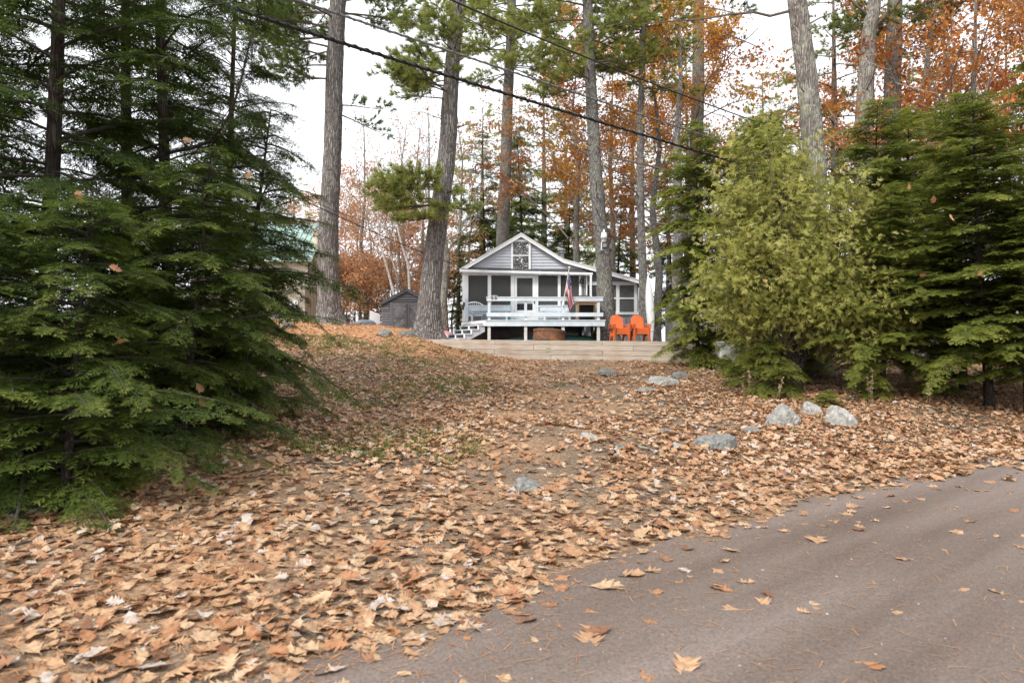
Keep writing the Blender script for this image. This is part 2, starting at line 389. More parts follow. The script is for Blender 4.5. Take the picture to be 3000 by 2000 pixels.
def gh(x, y):
    x = np.asarray(x, float); y = np.asarray(y, float)
    xc = np.clip(x, KX[0], KX[-1]); yc = np.clip(y, KY[0], KY[-1])
    i = np.clip(np.searchsorted(KX, xc) - 1, 0, len(KX) - 2); j = np.clip(np.searchsorted(KY, yc) - 1, 0, len(KY) - 2)
    u = (xc - KX[i]) / (KX[i + 1] - KX[i]); v = (yc - KY[j]) / (KY[j + 1] - KY[j])
    h = KH[i, j] * (1 - u) * (1 - v) + KH[i + 1, j] * u * (1 - v) + KH[i, j + 1] * (1 - u) * v + KH[i + 1, j + 1] * u * v
    d = y - road_edge(x)
    k = ss(0, 4.5, d)
    h = h * k
    h = h + .23 * np.exp(-((x + 3.35) ** 2 / .9 + (y - 23.0) ** 2 / .8))
    h = h + k * (.035 * np.sin(x * 1.3 + .7 * y) + .025 * np.sin(2.1 * y - .8 * x + 1) + .015 * np.sin(4.3 * x + 1.7 * y))
    h = h + .03 * ss(-.1, .5, d) 
    tm = ss(.06, .34, y - wall_y(x)) * ss(-3.5, -2.9, x) * (1 - ss(6.25, 7.4, x)) * (1 - ss(34, 46, y))
    return h * (1 - tm) + 1.585 * tm
def gp(px, py):
    """where the ray through a photograph pixel meets the ground"""
    Y = np.linspace(2.5, 60, 6000); X = (px - 1500) / F * Y; Z = EYE + (1000 - py) / F * Y
    w = np.where(Z <= gh(X, Y))[0]
    k = w[0] if len(w) else len(Y) - 1
    return float(X[k]), float(Y[k]), float(gh(X[k], Y[k]))

def grid_axis(parts):
    a = []
    for lo, hi, st in parts: a += list(np.arange(lo, hi - 1e-6, st))
    a.append(parts[-1][1]); return np.array(a)
gx = grid_axis([(-400, -60, 40), (-60, -16, 4), (-16, 18, .3), (18, 60, 4), (60, 400, 40)])
gy = grid_axis([(-120, -4, 12), (-4, 2, .6), (2, 22.4, .25), (22.4, 25, .1), (25, 44, .5), (44, 80, 4), (80, 500, 40)])
X, Y = np.meshgrid(gx, gy, indexing='ij')
Zg = gh(X, Y)
g = G(); nx, ny = X.shape
ii, jj = np.meshgrid(np.arange(nx - 1), np.arange(ny - 1), indexing='ij')
q = np.stack([ii * ny + jj, (ii + 1) * ny + jj, (ii + 1) * ny + jj + 1, ii * ny + jj + 1], -1).reshape(-1, 4)
g.add(np.stack([X, Y, Zg], -1).reshape(-1, 3), q)

def groundmat():
    m, nt, n, l, out = new_mat('forest_soil')
    bs = n.new('ShaderNodeBsdfPrincipled'); bs.inputs['Roughness'].default_value = .95; bs.inputs['Specular IOR Level'].default_value = .1
    l.new(bs.outputs[0], out.inputs[0])
    tc = n.new('ShaderNodeTexCoord')
    def noise(s, d=6, st=None):
        t = n.new('ShaderNodeTexNoise'); t.inputs['Scale'].default_value = s; t.inputs['Detail'].default_value = d
        if st:
            mp = n.new('ShaderNodeMapping'); mp.inputs['Scale'].default_value = st; l.new(tc.outputs['Object'], mp.inputs[0]); l.new(mp.outputs[0], t.inputs[0])
        else: l.new(tc.outputs['Object'], t.inputs[0])
        return t
    a = noise(.55); ra = ramp(n, [(.135, .108, .086), (.19, .135, .092), (.30, .185, .108)], [.32, .48, .66]); l.new(a.outputs[0], ra.inputs[0])
    ge = n.new('ShaderNodeVectorMath'); ge.operation = 'DISTANCE'; ge.inputs[1].default_value = (-5.6, 27.0, 2.0); l.new(tc.outputs['Object'], ge.inputs[0])
    md = n.new('ShaderNodeMapRange'); md.inputs[1].default_value = 8.5; md.inputs[2].default_value = 3.5; md.inputs[3].default_value = 0; md.inputs[4].default_value = .85; l.new(ge.outputs['Value'], md.inputs[0])
    mdm = n.new('ShaderNodeMixRGB'); l.new(md.outputs[0], mdm.inputs[0]); l.new(ra.outputs[0], mdm.inputs[1]); mdm.inputs[2].default_value = (.47, .235, .11, 1); ra = mdm     # needle duff below the pines
    b = noise(28, 8); rb = ramp(n, [(.45,) * 3, (1.0,) * 3, (1.6,) * 3], [.3, .5, .72]); l.new(b.outputs[0], rb.inputs[0])
    mx = n.new('ShaderNodeMixRGB'); mx.blend_type = 'MULTIPLY'; mx.inputs[0].default_value = 1; l.new(ra.outputs[0], mx.inputs[1]); l.new(rb.outputs[0], mx.inputs[2])
    # pale grit and needle flecks
    v = n.new('ShaderNodeTexVoronoi'); v.inputs['Scale'].default_value = 60; l.new(tc.outputs['Object'], v.inputs['Vector'])
    rv = ramp(n, [(1, 1, 1), (0, 0, 0)], [.12, .22]); l.new(v.outputs['Distance'], rv.inputs[0])
    c = noise(2.2); rc = ramp(n, [(0, 0, 0), (.8,) * 3], [.48, .6]); l.new(c.outputs[0], rc.inputs[0])
    mm = n.new('ShaderNodeMath'); mm.operation = 'MULTIPLY'; l.new(rv.outputs[0], mm.inputs[0]); l.new(rc.outputs[0], mm.inputs[1])
    m2 = n.new('ShaderNodeMixRGB'); l.new(mm.outputs[0], m2.inputs[0]); l.new(mx.outputs[0], m2.inputs[1]); m2.inputs[2].default_value = (.40, .34, .28, 1)
    l.new(m2.outputs[0], bs.inputs['Base Color'])
    bp = n.new('ShaderNodeBump'); bp.inputs['Strength'].default_value = .8; bp.inputs['Distance'].default_value = .03
    l.new(b.outputs[0], bp.inputs['Height']); l.new(bp.outputs[0], bs.inputs['Normal'])
    return m
MT['ground'] = groundmat()
ground = tag(link('ground', g.mesh('ground', MT['ground'], smooth=True)), kind='structure')

def roadmat():
    m, nt, n, l, out = new_mat('packed_dirt_road')
    bs = n.new('ShaderNodeBsdfPrincipled'); bs.inputs['Roughness'].default_value = .9; bs.inputs['Specular IOR Level'].default_value = .2
    l.new(bs.outputs[0], out.inputs[0])
    tc = n.new('ShaderNodeTexCoord'); mr_ = n.new('ShaderNodeMapping'); mr_.inputs['Rotation'].default_value = (0, 0, math.radians(-38)); mp = n.new('ShaderNodeMapping'); mp.inputs['Scale'].default_value = (.10, 1, 1)
    l.new(tc.outputs['Object'], mr_.inputs[0]); l.new(mr_.outputs[0], mp.inputs[0])
    a = n.new('ShaderNodeTexNoise'); a.inputs['Scale'].default_value = 1.3; a.inputs['Detail'].default_value = 4; l.new(mp.outputs[0], a.inputs[0])
    ra = ramp(n, [(.110, .081, .066), (.155, .121, .103), (.20, .163, .143)], [.35, .5, .66]); l.new(a.outputs[0], ra.inputs[0])
    b = n.new('ShaderNodeTexNoise'); b.inputs['Scale'].default_value = 70; b.inputs['Detail'].default_value = 8; l.new(tc.outputs['Object'], b.inputs[0])
    rb = ramp(n, [(.72,) * 3, (1,) * 3, (1.3,) * 3], [.3, .5, .7]); l.new(b.outputs[0], rb.inputs[0])
    mx = n.new('ShaderNodeMixRGB'); mx.blend_type = 'MULTIPLY'; mx.inputs[0].default_value = 1; l.new(ra.outputs[0], mx.inputs[1]); l.new(rb.outputs[0], mx.inputs[2])
    v = n.new('ShaderNodeTexVoronoi'); v.inputs['Scale'].default_value = 75; l.new(tc.outputs['Object'], v.inputs['Vector'])
    rv = ramp(n, [(1, 1, 1), (0, 0, 0)], [.14, .24]); l.new(v.outputs['Distance'], rv.inputs[0])
    c = n.new('ShaderNodeTexNoise'); c.inputs['Scale'].default_value = .9; c.inputs['Detail'].default_value = 5; l.new(mp.outputs[0], c.inputs[0])
    rc = ramp(n, [(0, 0, 0), (.65,) * 3], [.47, .6]); l.new(c.outputs[0], rc.inputs[0])
    mm = n.new('ShaderNodeMath'); mm.operation = 'MULTIPLY'; l.new(rv.outputs[0], mm.inputs[0]); l.new(rc.outputs[0], mm.inputs[1])
    vc = ramp(n, [(.42, .29, .19), (.36, .33, .31), (.30, .19, .11)]); l.new(v.outputs['Color'], vc.inputs[0])
    m2 = n.new('ShaderNodeMixRGB'); l.new(mm.outputs[0], m2.inputs[0]); l.new(mx.outputs[0], m2.inputs[1]); l.new(vc.outputs[0], m2.inputs[2])
    l.new(m2.outputs[0], bs.inputs['Base Color'])
    bp = n.new('ShaderNodeBump'); bp.inputs['Strength'].default_value = .5; bp.inputs['Distance'].default_value = .015
    l.new(b.outputs[0], bp.inputs['Height']); l.new(bp.outputs[0], bs.inputs['Normal'])
    return m
MT['road'] = roadmat()
def road():
    rx = np.concatenate([np.arange(-60, -8, 4.), np.arange(-8, 16, .12), np.arange(16, 100, 4.)])
    rng = np.random.default_rng(5)
    wig = np.convolve(rng.normal(0, .26, len(rx)), np.ones(3) / 3, 'same') + .06 * np.sin(rx * 3.1) + .05 * np.sin(rx * 7.3 + 1)
    ye = road_edge(rx) + wig * np.where((rx > -8) & (rx < 16), 1, 0)
    ts = np.array([0, .05, .12, .25, .4, .6, .8, 1.0])
    w = 8.0
    V = []
    for x, y in zip(rx, ye):
        for t in ts: V.append((x + .62 * w * t, y - .78 * w * t, 0))
    V = np.array(V)
    k = len(ts)
    i, j = np.meshgrid(np.arange(len(rx) - 1), np.arange(k - 1), indexing='ij')
    q = np.stack([i * k + j, i * k + j + 1, (i + 1) * k + j + 1, (i + 1) * k + j], -1).reshape(-1, 4)
    V[:, 2] = np.maximum(gh(V[:, 0], V[:, 1]), 0) + .006
    g = G(); g.add(V, q)
    return tag(link('road', g.mesh('road', MT['road'], smooth=True)), kind='structure')
road()
# ------------------------------------------------------------------ the grey cottage
TER = 1.585
def polyex(g, pts, off, mat=0):
    pts = [np.array(p, float) for p in pts]; off = np.array(off, float); n = len(pts)
    V = pts + [p + off for p in pts]
    g.add(V, [(i, (i + 1) % n, n + (i + 1) % n, n + i) for i in range(n)], mat=mat)
    b = g.n - 2 * n
    g.FN.append((list(range(b, b + n)), mat)); g.FN.append((list(range(b + n, b + 2 * n))[::-1], mat))
    return g
YR = 27.9
def zx2x(zx, Y): return ZP(zx, 0, Y)[0]
def zy2z(zy, Y): return ZP(0, zy, Y)[2]
ROOF = [ZP(325, 468, YR), ZP(930, 112, YR), ZP(1345, 368, YR), ZP(2165, 592, YR)]
RX = [p[0] for p in ROOF]; RZ = [p[2] for p in ROOF]
def roof_z(x): return float(np.interp(x, RX, RZ))
cot = Thing('cottage', 'grey clapboard cottage with white trim, screened porch and gable window behind the deck', 'house', (.6, 28.3, TER))
YG = 28.07
XL, XR = RX[0] + .22, zx2x(2078, 28.5)
XM = zx2x(1505, YG)
ZE = zy2z(492, YG)
# gable wall and its boards
gw = G().prism([(XL, ZE), (XL, roof_z(XL) - .12), (RX[1], RZ[1] - .14), (RX[2], RZ[2] - .12), (XM, roof_z(XM) - .1), (XM, ZE)], YG, YG + .1)
gable = cot.part('gable_wall', gw, MT['siding'])
pitch = .125; z = ZE
while z < RZ[1] - .25:
    z1 = z + pitch
    def xr(zz, side):
        if side < 0: return float(np.interp(zz, [RZ[0] - .13, RZ[1] - .13], [RX[0], RX[1]])) + .05
        xa = float(np.interp(zz, [RZ[2] - .13, RZ[1] - .13][0:2], [RX[2], RX[1]])) - .05
        if zz < RZ[2] - .13: xa = float(np.interp(zz, [RZ[3] - .13, RZ[2] - .13], [RX[3], RX[2]])) - .05
        return min(xa, XM)
    a0, a1, b0, b1 = max(xr(z, -1), XL), max(xr(z1, -1), XL), xr(z, 1), xr(z1, 1)
    if b1 > a1 + .1:
        V = [(a0, YG - .036, z), (b0, YG - .036, z), (b1, YG - .008, z1), (a1, YG - .008, z1), (a0, YG - .001, z), (b0, YG - .001, z), (b1, YG - .001, z1), (a1, YG - .001, z1)]
        g = G().add(V, [(0, 1, 2, 3), (4, 7, 6, 5), (0, 4, 5, 1), (3, 2, 6, 7), (0, 3, 7, 4), (1, 5, 6, 2)])
        cot.part('clapboard', g, MT['siding'], gable)
    z = z1
# main body behind
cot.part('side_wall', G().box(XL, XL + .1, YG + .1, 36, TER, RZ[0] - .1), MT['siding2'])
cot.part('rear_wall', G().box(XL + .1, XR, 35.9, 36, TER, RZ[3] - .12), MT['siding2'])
# roof
YB = 36.4
rf = G()
for (i, j) in ((0, 1), (1, 2), (2, 3)):
    t = .10
    rf.prism([(RX[i], RZ[i] - t), (RX[j], RZ[j] - t), (RX[j], RZ[j]), (RX[i], RZ[i])], YR, YB)
roof = cot.part('roof', rf, MT['roof'])
for (i, j) in ((0, 1), (1, 2), (2, 3)):
    g = G().prism([(RX[i], RZ[i] - .15), (RX[j], RZ[j] - .15), (RX[j], RZ[j] - .02), (RX[i], RZ[i] - .02)], YR - .035, YR - .002)
    cot.part('rake_board', g, MT['white'], roof)
    g = G().prism([(RX[i], RZ[i] - .018), (RX[j], RZ[j] - .018), (RX[j], RZ[j] + .02), (RX[i], RZ[i] + .02)], YR - .06, YR - .003)
    cot.part('drip_edge', g, MT['kwhite'], roof)
vx, vy, vz = ZP(1330, 330, 30)
g = G().lathe([(.0, -.3), (.10, -.3), (.10, .1), (.17, .1), (.17, .16), (.10, .16), (.10, .2), (.2, .22), (.12, .3), (0, .32)], (vx, vy, vz), 12)
cot.part('vent_pipe', g, MT['steel'], roof)
# gable window
wx0, wx1, wz0, wz1 = zx2x(830, YG), zx2x(1024, YG), zy2z(484, YG), zy2z(178, YG)
win = cot.part('gable_window', G().box(wx0, wx1, YG - .065, YG - .027, wz0, wz1), MT['white'])
fw = .085
for nm, b in (('window_casing', (wx0, wx0 + fw, wz0, wz1)), ('window_casing', (wx1 - fw, wx1, wz0, wz1)), ('window_casing', (wx0 + fw, wx1 - fw, wz1 - fw, wz1)), ('window_sill', (wx0 - .03, wx1 + .03, wz0 - .02, wz0 + .06))):
    cot.part(nm, G().box(b[0], b[1], YG - .10, YG - .066, b[2], b[3]), MT['white'], win)
zm = zy2z(333, YG)
for (a, b) in ((wz0 + .06, zm - .02), (zm + .02, wz1 - fw)):
    cot.part('pane', G().box(wx0 + fw, wx1 - fw, YG - .075, YG - .067, a, b), MT['glass'], win)
cot.part('meeting_rail', G().box(wx0 + fw, wx1 - fw, YG - .09, YG - .066, zm - .02, zm + .02), MT['white'], win)
# screened porch front
YP = 28.0
ZF = 2.40
zt = zy2z(522, YP); zb = zy2z(497, YP)
def px_(a): return zx2x(a, YP)
porch = cot.part('porch_beam', G().box(px_(350), px_(1565), YP - .05, YP + .1, zt - .02, zb + .03), MT['white'])
posts = [(352, 410), (601, 635), (828, 866), (1078, 1098), (1291, 1318), (1500, 1565)]
for a, b in posts:
    cot.part('porch_post', G().box(px_(a), px_(b), YP - .04, YP + .06, ZF, zt - .02), MT['white'])
for k in range(4):
    xx = px_(1508 + k * 15); cot.part('post_board', G().box(xx, xx + .11, YP - .056, YP - .041, ZF, zt - .02), MT['white'])
zs = zy2z(826, YP)
for a, b in ((410, 601), (635, 828), (1098, 1291), (1318, 1500)):
    cot.part('insect_screen', G().box(px_(a), px_(b), YP + .02, YP + .024, zs, zt - .02), MT['screen'])
    cot.part('screen_sill', G().box(px_(a) - .01, px_(b) + .01, YP - .07, YP + .05, zs - .05, zs), MT['white'])
    kw = cot.part('knee_wall', G().box(px_(a), px_(b), YP, YP + .08, ZF, zs - .05), MT['siding'])
    zz = ZF
    while zz < zs - .12:
        V = [(px_(a), YP - .036, zz), (px_(b), YP - .036, zz), (px_(b), YP - .008, zz + .12), (px_(a), YP - .008, zz + .12)]
        V += [(x, YP - .001, c) for x, _, c in V]
        cot.part('clapboard', G().add(V, [(0, 1, 2, 3), (4, 7, 6, 5), (0, 4, 5, 1), (3, 2, 6, 7), (0, 3, 7, 4), (1, 5, 6, 2)]), MT['siding'], kw)
        zz += .125
# porch inside
cot.part('porch_floor', G().box(px_(355), px_(1560), YP + .1, 30.4, ZF - .1, ZF), MT['deckboard'])
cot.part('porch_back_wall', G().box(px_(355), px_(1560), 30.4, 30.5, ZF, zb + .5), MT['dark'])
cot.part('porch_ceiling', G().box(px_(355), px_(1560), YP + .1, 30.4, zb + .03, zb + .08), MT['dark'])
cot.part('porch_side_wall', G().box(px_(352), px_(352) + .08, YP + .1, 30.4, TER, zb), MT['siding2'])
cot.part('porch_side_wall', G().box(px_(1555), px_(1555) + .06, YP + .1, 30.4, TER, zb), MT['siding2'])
cot.part('inner_window', G().box(-1.15, -.55, 30.36, 30.399, ZF + .75, ZF + 1.35), MT['tarp'])
cot.part('inner_door', G().box(.35, 1.1, 30.36, 30.399, ZF + .0, ZF + 1.9), MT['blind'])
# screen door
d0, d1 = px_(868), px_(1076); dz0, dz1 = ZF + .02, zy2z(540, YP)
door = cot.part('screen_door', G().box(d0, d1, YP - .03, YP + .012, dz0, zy2z(885, YP)), MT['white'])
cot.part('door_header', G().box(px_(866), px_(1078), YP - .05, YP + .06, dz1, zt - .02), MT['white'])
s0, s1 = px_(888), px_(1043)
for a, b, c, d in ((d0, s0, zy2z(885, YP), dz1), (s1, d1, zy2z(885, YP), dz1), (s0, s1, zy2z(553, YP), dz1), (s0, s1, zy2z(806, YP), zy2z(770, YP)), (s0, s1, zy2z(885, YP), zy2z(870, YP))):
    cot.part('door_rail', G().box(a, b, YP - .03, YP + .01, c, d), MT['white'] if not (a == s0 and abs(d - zy2z(770, YP)) < .01) else MT['grey_clap'], door)
cot.part('door_screen', G().box(s0, s1, YP - .012, YP - .008, zy2z(770, YP), zy2z(553, YP)), MT['screen'], door)
cot.part('door_pane', G().box(s0, s1, YP - .012, YP - .008, zy2z(870, YP), zy2z(806, YP)), MT['pane'], door)
cot.part('door_handle', G().box(d1 - .09, d1 - .05, YP - .07, YP - .031, zy2z(800, YP), zy2z(775, YP)), MT['black'], door)
for k in range(3):
    zz = dz0 + .07 + k * .12; cot.part('door_panel_board', G().box(d0 + .06, d1 - .06, YP - .042, YP - .031, zz, zz + .1), MT['white'], door)
# porch eave strip, gutter, downspout
a = ZP(338, 470, 27.75); b = ZP(1580, 497, 27.75)
g = G(); g.add([(a[0], 27.75, a[2]), (b[0], 27.75, b[2]), (b[0], YG - .03, b[2] + .14), (a[0], YG - .03, a[2] + .14), (a[0], 27.75, a[2] - .03), (b[0], 27.75, b[2] - .03), (b[0], YG - .03, b[2] + .1), (a[0], YG - .03, a[2] + .1)], [(0, 1, 2, 3), (7, 6, 5, 4), (0, 4, 5, 1), (1, 5, 6, 2), (3, 7, 4, 0)])
cot.part('porch_eave', g, MT['roof'])
pa, pb = np.array(ZP(326, 484, 27.7)), np.array(ZP(1634, 516, 27.7))
gut = cot.part('gutter', G().tube([pa, (pa + pb) / 2, pb], .062, 10), MT['kwhite'])
for k in range(1, 5):
    c = pa + (pb - pa) * k / 5; cot.part('gutter_bracket', G().box(c[0] - .015, c[0] + .015, 27.63, 27.8, c[2] - .07, c[2] + .075), MT['white'], gut)
cot.part('downspout', G().box(zx2x(1605, 27.7), zx2x(1625, 27.7), 27.64, 27.76, 2.7, pb[2] - .03), MT['white'])
cot.part('corner_trim', G().box(XM - .03, XM + .12, YG - .07, YG - .001, zb, roof_z(XM) - .2), MT['siding'])
# side wing: board and batten with three windows
YW = 28.3
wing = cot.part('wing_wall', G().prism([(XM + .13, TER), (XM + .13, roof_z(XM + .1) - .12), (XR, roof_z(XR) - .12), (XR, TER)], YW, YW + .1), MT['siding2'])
zw1, zw0 = zy2z(590, YW), zy2z(912, YW)
x = XM + .2
while x < XR:
    for lo, hi in ((TER, zw0 - .06), (zw1 + .005, roof_z(x) - .14)):
        if hi > lo + .05: cot.part('batten', G().box(x, x + .045, YW - .03, YW - .001, lo, hi), MT['siding2'], wing)
    x += .285
cot.part('window_head_board', G().box(zx2x(1568, YW), zx2x(2066, YW), YW - .05, YW - .002, zw1 - .14, zw1), MT['white'], wing)
cot.part('window_sill_board', G().box(zx2x(1568, YW), zx2x(2084, YW), YW - .09, YW - .002, zw0, zw0 + .1), MT['white'], wing)
for a, b in ((1570, 1672), (1742, 1864), (1897, 2040)):
    x0, x1 = zx2x(a, YW), zx2x(b, YW); z0, z1 = zw0 + .1, zw1 - .14
    w = cot.part('wing_window', G().box(x0 - .13, x0, YW - .045, YW - .002, z0, z1), MT['white'], None)
    cot.part('window_jamb', G().box(x1, x1 + .13, YW - .046, YW - .002, z0, z1), MT['white'], w)
    zc = zy2z(752, YW)
    cot.part('sash_rail', G().box(x0, x1, YW - .043, YW - .012, zc - .03, zc + .03), MT['white'], w)
    cot.part('pane', G().box(x0, x1, YW - .014, YW - .011, z0, zc - .03), MT['pane'], w)
    cot.part('pane', G().box(x0, x1, YW - .014, YW - .011, zc + .03, z1), MT['pane'], w)
    bl = G(); zz = z0
    while zz < z1 - .03:
        bl.add([(x0, YW - .0035, zz), (x1, YW - .0035, zz), (x1, YW - .009, zz + .056), (x0, YW - .009, zz + .056)], [(0, 1, 2, 3)]); zz += .062
    cot.part('blind', bl, MT['blind'], w, kind='stuff')
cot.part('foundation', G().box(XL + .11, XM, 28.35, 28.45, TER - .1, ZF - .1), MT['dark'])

# bell lantern on the porch post
lx, ly, lz = ZP(1525, 578, YP - .12)
L = Thing('hanging_bell', 'small black iron bell hanging on the white corner post of the porch', 'bell', (lx, ly, lz))
L.part('bell_body', G().lathe([(.01, .09), (.05, .08), (.075, .02), (.09, -.06), (.11, -.1), (.085, -.1), (.0, -.06)], (lx, ly, lz), 14), MT['black'], smooth=True)
L.part('bracket', G().beam((lx, ly, lz + .12), (lx, YP - .057, lz + .16), .02, .02).beam((lx, ly, lz + .08), (lx, ly, lz + .14), .012, .012), MT['black'])

# ------------------------------------------------------------------ the deck
DZ = 2.385
A_, B_, C_, D_ = np.array((-.95, 25.0)), np.array((3.36, 25.0)), np.array((3.36, 27.92)), np.array((-2.03, 27.85))
deck = Thing('deck', 'pale blue painted wooden deck with railing and steps in front of the cottage porch', 'deck', (1.2, 26.4, TER))
ed = (D_ - A_) / np.linalg.norm(D_ - A_); en = np.array((-ed[1], ed[0])); en = en if en[0] < 0 else -en
y = 25.03
while y < 27.85:
    t0 = (y - 25) / (D_[1] - 25); t1 = (min(y + .135, 27.85) - 25) / (D_[1] - 25)
    xa, xb = A_[0] + (D_[0] - A_[0]) * t0 + .01, A_[0] + (D_[0] - A_[0]) * t1 + .01
    y1 = min(y + .135, 27.85)
    deck.part('deck_board', G().prism([(xa, y), (B_[0], y), (B_[0], y1), (xb, y1)], DZ - .03, DZ, 'z'), MT['deckboard'])
    y += .142
deck.part('fascia', G().box(A_[0], B_[0] + .04, 24.96, 25.0, DZ - .225, DZ - .035), MT['deck'])
deck.part('nosing', G().box(A_[0] - .02, B_[0] + .06, 24.94, 25.025, DZ - .033, DZ + .004), MT['deck'])
deck.part('fascia', G().beam((A_[0] - .02, A_[1], DZ - .115), (D_[0] - .02, D_[1], DZ - .115), .035, .2), MT['white'])
deck.part('fascia', G().box(B_[0], B_[0] + .035, 25.001, 27.9, DZ - .225, DZ - .035), MT['deck'])
for k in range(9):
    x = -.8 + k * .5
    deck.part('joist', G().box(x, x + .045, 25.12, 27.85, DZ - .21, DZ - .032), MT['darkwood'])
PX = [-.84, .50, 1.87, 3.17]
for x in PX:
    deck.part('support_post', G().box(x - .055, x + .055, 25.005, 25.11, TER - .02, DZ - .032), MT['postwood'])
for x in (-1.2, .6, 2.0, 3.2):
    deck.part('support_post', G().box(x - .05, x + .05, 27.2, 27.3, TER - .02, DZ - .21), MT['darkwood'])
ZT = 3.235
for x in PX:
    deck.part('rail_post', G().box(x - .05, x + .05, 25.03, 25.12, DZ, ZT - .04), MT['deck'])
deck.part('top_rail', G().box(-.93, 3.33, 24.985, 25.028, ZT - .155, ZT - .03), MT['deck'])
deck.part('rail_cap', G().box(-.95, 3.35, 24.97, 25.13, ZT - .03, ZT), MT['deck'])
deck.part('middle_rail', G().box(-.93, 3.34, 24.985, 25.028, 2.515, 2.655), MT['deck'])
deck.part('top_rail', G().box(3.18, 3.22, 25.13, 27.8, ZT - .15, ZT - .03), MT['deck'])
deck.part('middle_rail', G().box(3.18, 3.22, 25.13, 27.8, 2.515, 2.65), MT['deck'])
lp = (-1.80, 27.15)
deck.part('rail_post', G().box(lp[0] - .06, lp[0] + .06, lp[1] - .05, lp[1] + .05, DZ, 3.3), MT['deck'])
deck.part('hand_rail', G().beam((lp[0] - .09, lp[1] - .02, 3.14), (lp[0] - .16, lp[1] - .1, 2.86), .05, .09), MT['brown'])
# steps
st = deck.part('steps', G().beam((*(D_ + en * .05 + ed * -.25), DZ - .17), (*(A_ + en * .05 + ed * .25), DZ - .17), .03, .1), MT['darkwood'])
for k in range(1, 5):
    zt_ = DZ - .165 * k; o = en * (.12 + .265 * (k - 1))
    p0 = A_ + ed * .1 + o; p1 = D_ - ed * .45 + o
    deck.part('tread', G().beam((*p0, zt_ - .02), (*p1, zt_ - .02), .29, .038), MT['deck'], st)
for f in (.14, 1.3, 2.4):
    b0 = A_ + ed * f
    pts = [(0, DZ - .05)]
    for k in range(1, 5):
        s = .265 * (k - 1)
        pts += [(s, DZ - .165 * k - .042), (s + .25, DZ - .165 * k - .042)]
    pts += [(1.045, TER), (.72, TER), (0, DZ - .42)]
    P3 = [(*(b0 + en * s), zz) for s, zz in pts]
    deck.part('stringer', polyex(G(), P3, (*(ed * .045), 0)), MT['siding'] if f < 1 else MT['deck'], st)
    for k in range(1, 5):
        c = b0 + en * (.265 * (k - 1) + .255)
        deck.part('riser_block', G().box(c[0] - .03, c[0] + .03, c[1] - .03, c[1] + .02, DZ - .165 * (k + 1) + .001, DZ - .165 * k - .041), MT['white'], st)
# house number 55 as raised strokes
nx0, nz0 = zx2x(634, 24.96), zy2z(757, 24.96)
num = deck.part('number_plate', G().box(nx0 - .015, nx0 + .225, 24.976, 24.984, nz0 - .015, nz0 + .125), MT['white'])
for k in range(2):
    bx = nx0 + k * .125; h = .11; w = .085; t = .022
    g = G().box(bx, bx + w, 24.958, 24.975, nz0 + h - t, nz0 + h)
    g.box(bx, bx + t, 24.958, 24.975, nz0 + h * .52, nz0 + h - t - .0005)
    g.box(bx, bx + w - .01, 24.958, 24.975, nz0 + h * .5 - t * .3, nz0 + h * .5 + t * .55)
    g.box(bx + w - t, bx + w, 24.9585, 24.975, nz0 + t, nz0 + h * .5)
    g.box(bx, bx + w - .012, 24.958, 24.975, nz0, nz0 + t)
    deck.part('numeral', g, MT['black'], num)

# benches by the porch wall
def bench(x0, x1, label):
    b = Thing('bench', label, 'bench', ((x0 + x1) / 2, 27.5, DZ))
    b.part('backrest_board', G().box(x0, x1, 27.58, 27.62, 2.83, 3.03), MT['deck'])
    b.part('backrest_cap', G().box(x0 - .02, x1 + .02, 27.55, 27.66, 3.031, 3.06), MT['white'])
    for k in range(3):
        b.part('seat_board', G().box(x0, x1, 27.1 + k * .15, 27.235 + k * .15, 2.70, 2.735), MT['deckboard'])
    for x in (x0 + .12, x1 - .2):
        b.part('leg', G().box(x, x + .08, 27.15, 27.5, DZ, 2.699), MT['postwood'])
        b.part('back_support', G().box(x, x + .06, 27.621, 27.68, DZ, 3.03), MT['deck'])
bench(zx2x(412, 27.5), zx2x(826, 27.5), 'pale blue wooden bench between the steps and the screen door')
bench(zx2x(1118, 27.5), zx2x(1440, 27.5), 'pale blue wooden bench between the screen door and the covered grill')
# wicker chair back behind the bench
wx, wy = zx2x(466, 27.78), 27.8
wc = Thing('wicker_chair', 'white wicker chair with rounded back standing behind the bench near the steps', 'chair', (wx, wy, DZ))
t = np.linspace(0, PI, 15)
hoop = np.stack([wx + .46 * np.cos(t), np.full(15, wy), 2.86 + .34 * np.sin(t)], -1)
wc.part('back_hoop', G().tube(hoop, .03, 6), MT['white'])
g = G()
for k in range(7):
    x = wx - .36 + k * .12; g.tube([(x, wy, 2.7), (x * .7 + wx * .3 + .02, wy, 2.86 + .34 * math.sqrt(max(0, 1 - ((x - wx) / .46) ** 2)) - .02)], .012, 5)
wc.part('woven_back', g, MT['white'], kind='stuff')
wc.part('seat', G().box(wx - .36, wx + .36, 27.69, 27.95, 2.62, 2.70), MT['white'])
for sx in (-.32, .32):
    wc.part('leg', G().tube([(wx + sx, 27.75, DZ), (wx + sx * .95, 27.75, 2.62)], .025, 6), MT['white'])
    wc.part('leg', G().tube([(wx + sx, 27.92, DZ), (wx + sx * .95, 27.92, 2.62)], .025, 6), MT['white'])
# turquoise broom leaning by the door
bx0, bx1 = ZP(808, 965, 27.85), ZP(829, 768, 27.9)
br = Thing('broom', 'turquoise handled broom leaning beside the white screen door', 'broom', (bx0[0], 27.85, DZ))
br.part('handle', G().tube([(bx0[0], 27.8, DZ + .16), (bx1[0], 27.9, bx1[2])], .014, 6), MT['turq'])
br.part('brush', G().prism([(bx0[0] - .11, DZ), (bx0[0] + .11, DZ), (bx0[0] + .06, DZ + .17), (bx0[0] - .06, DZ + .17)], 27.76, 27.83), MT['turq'])

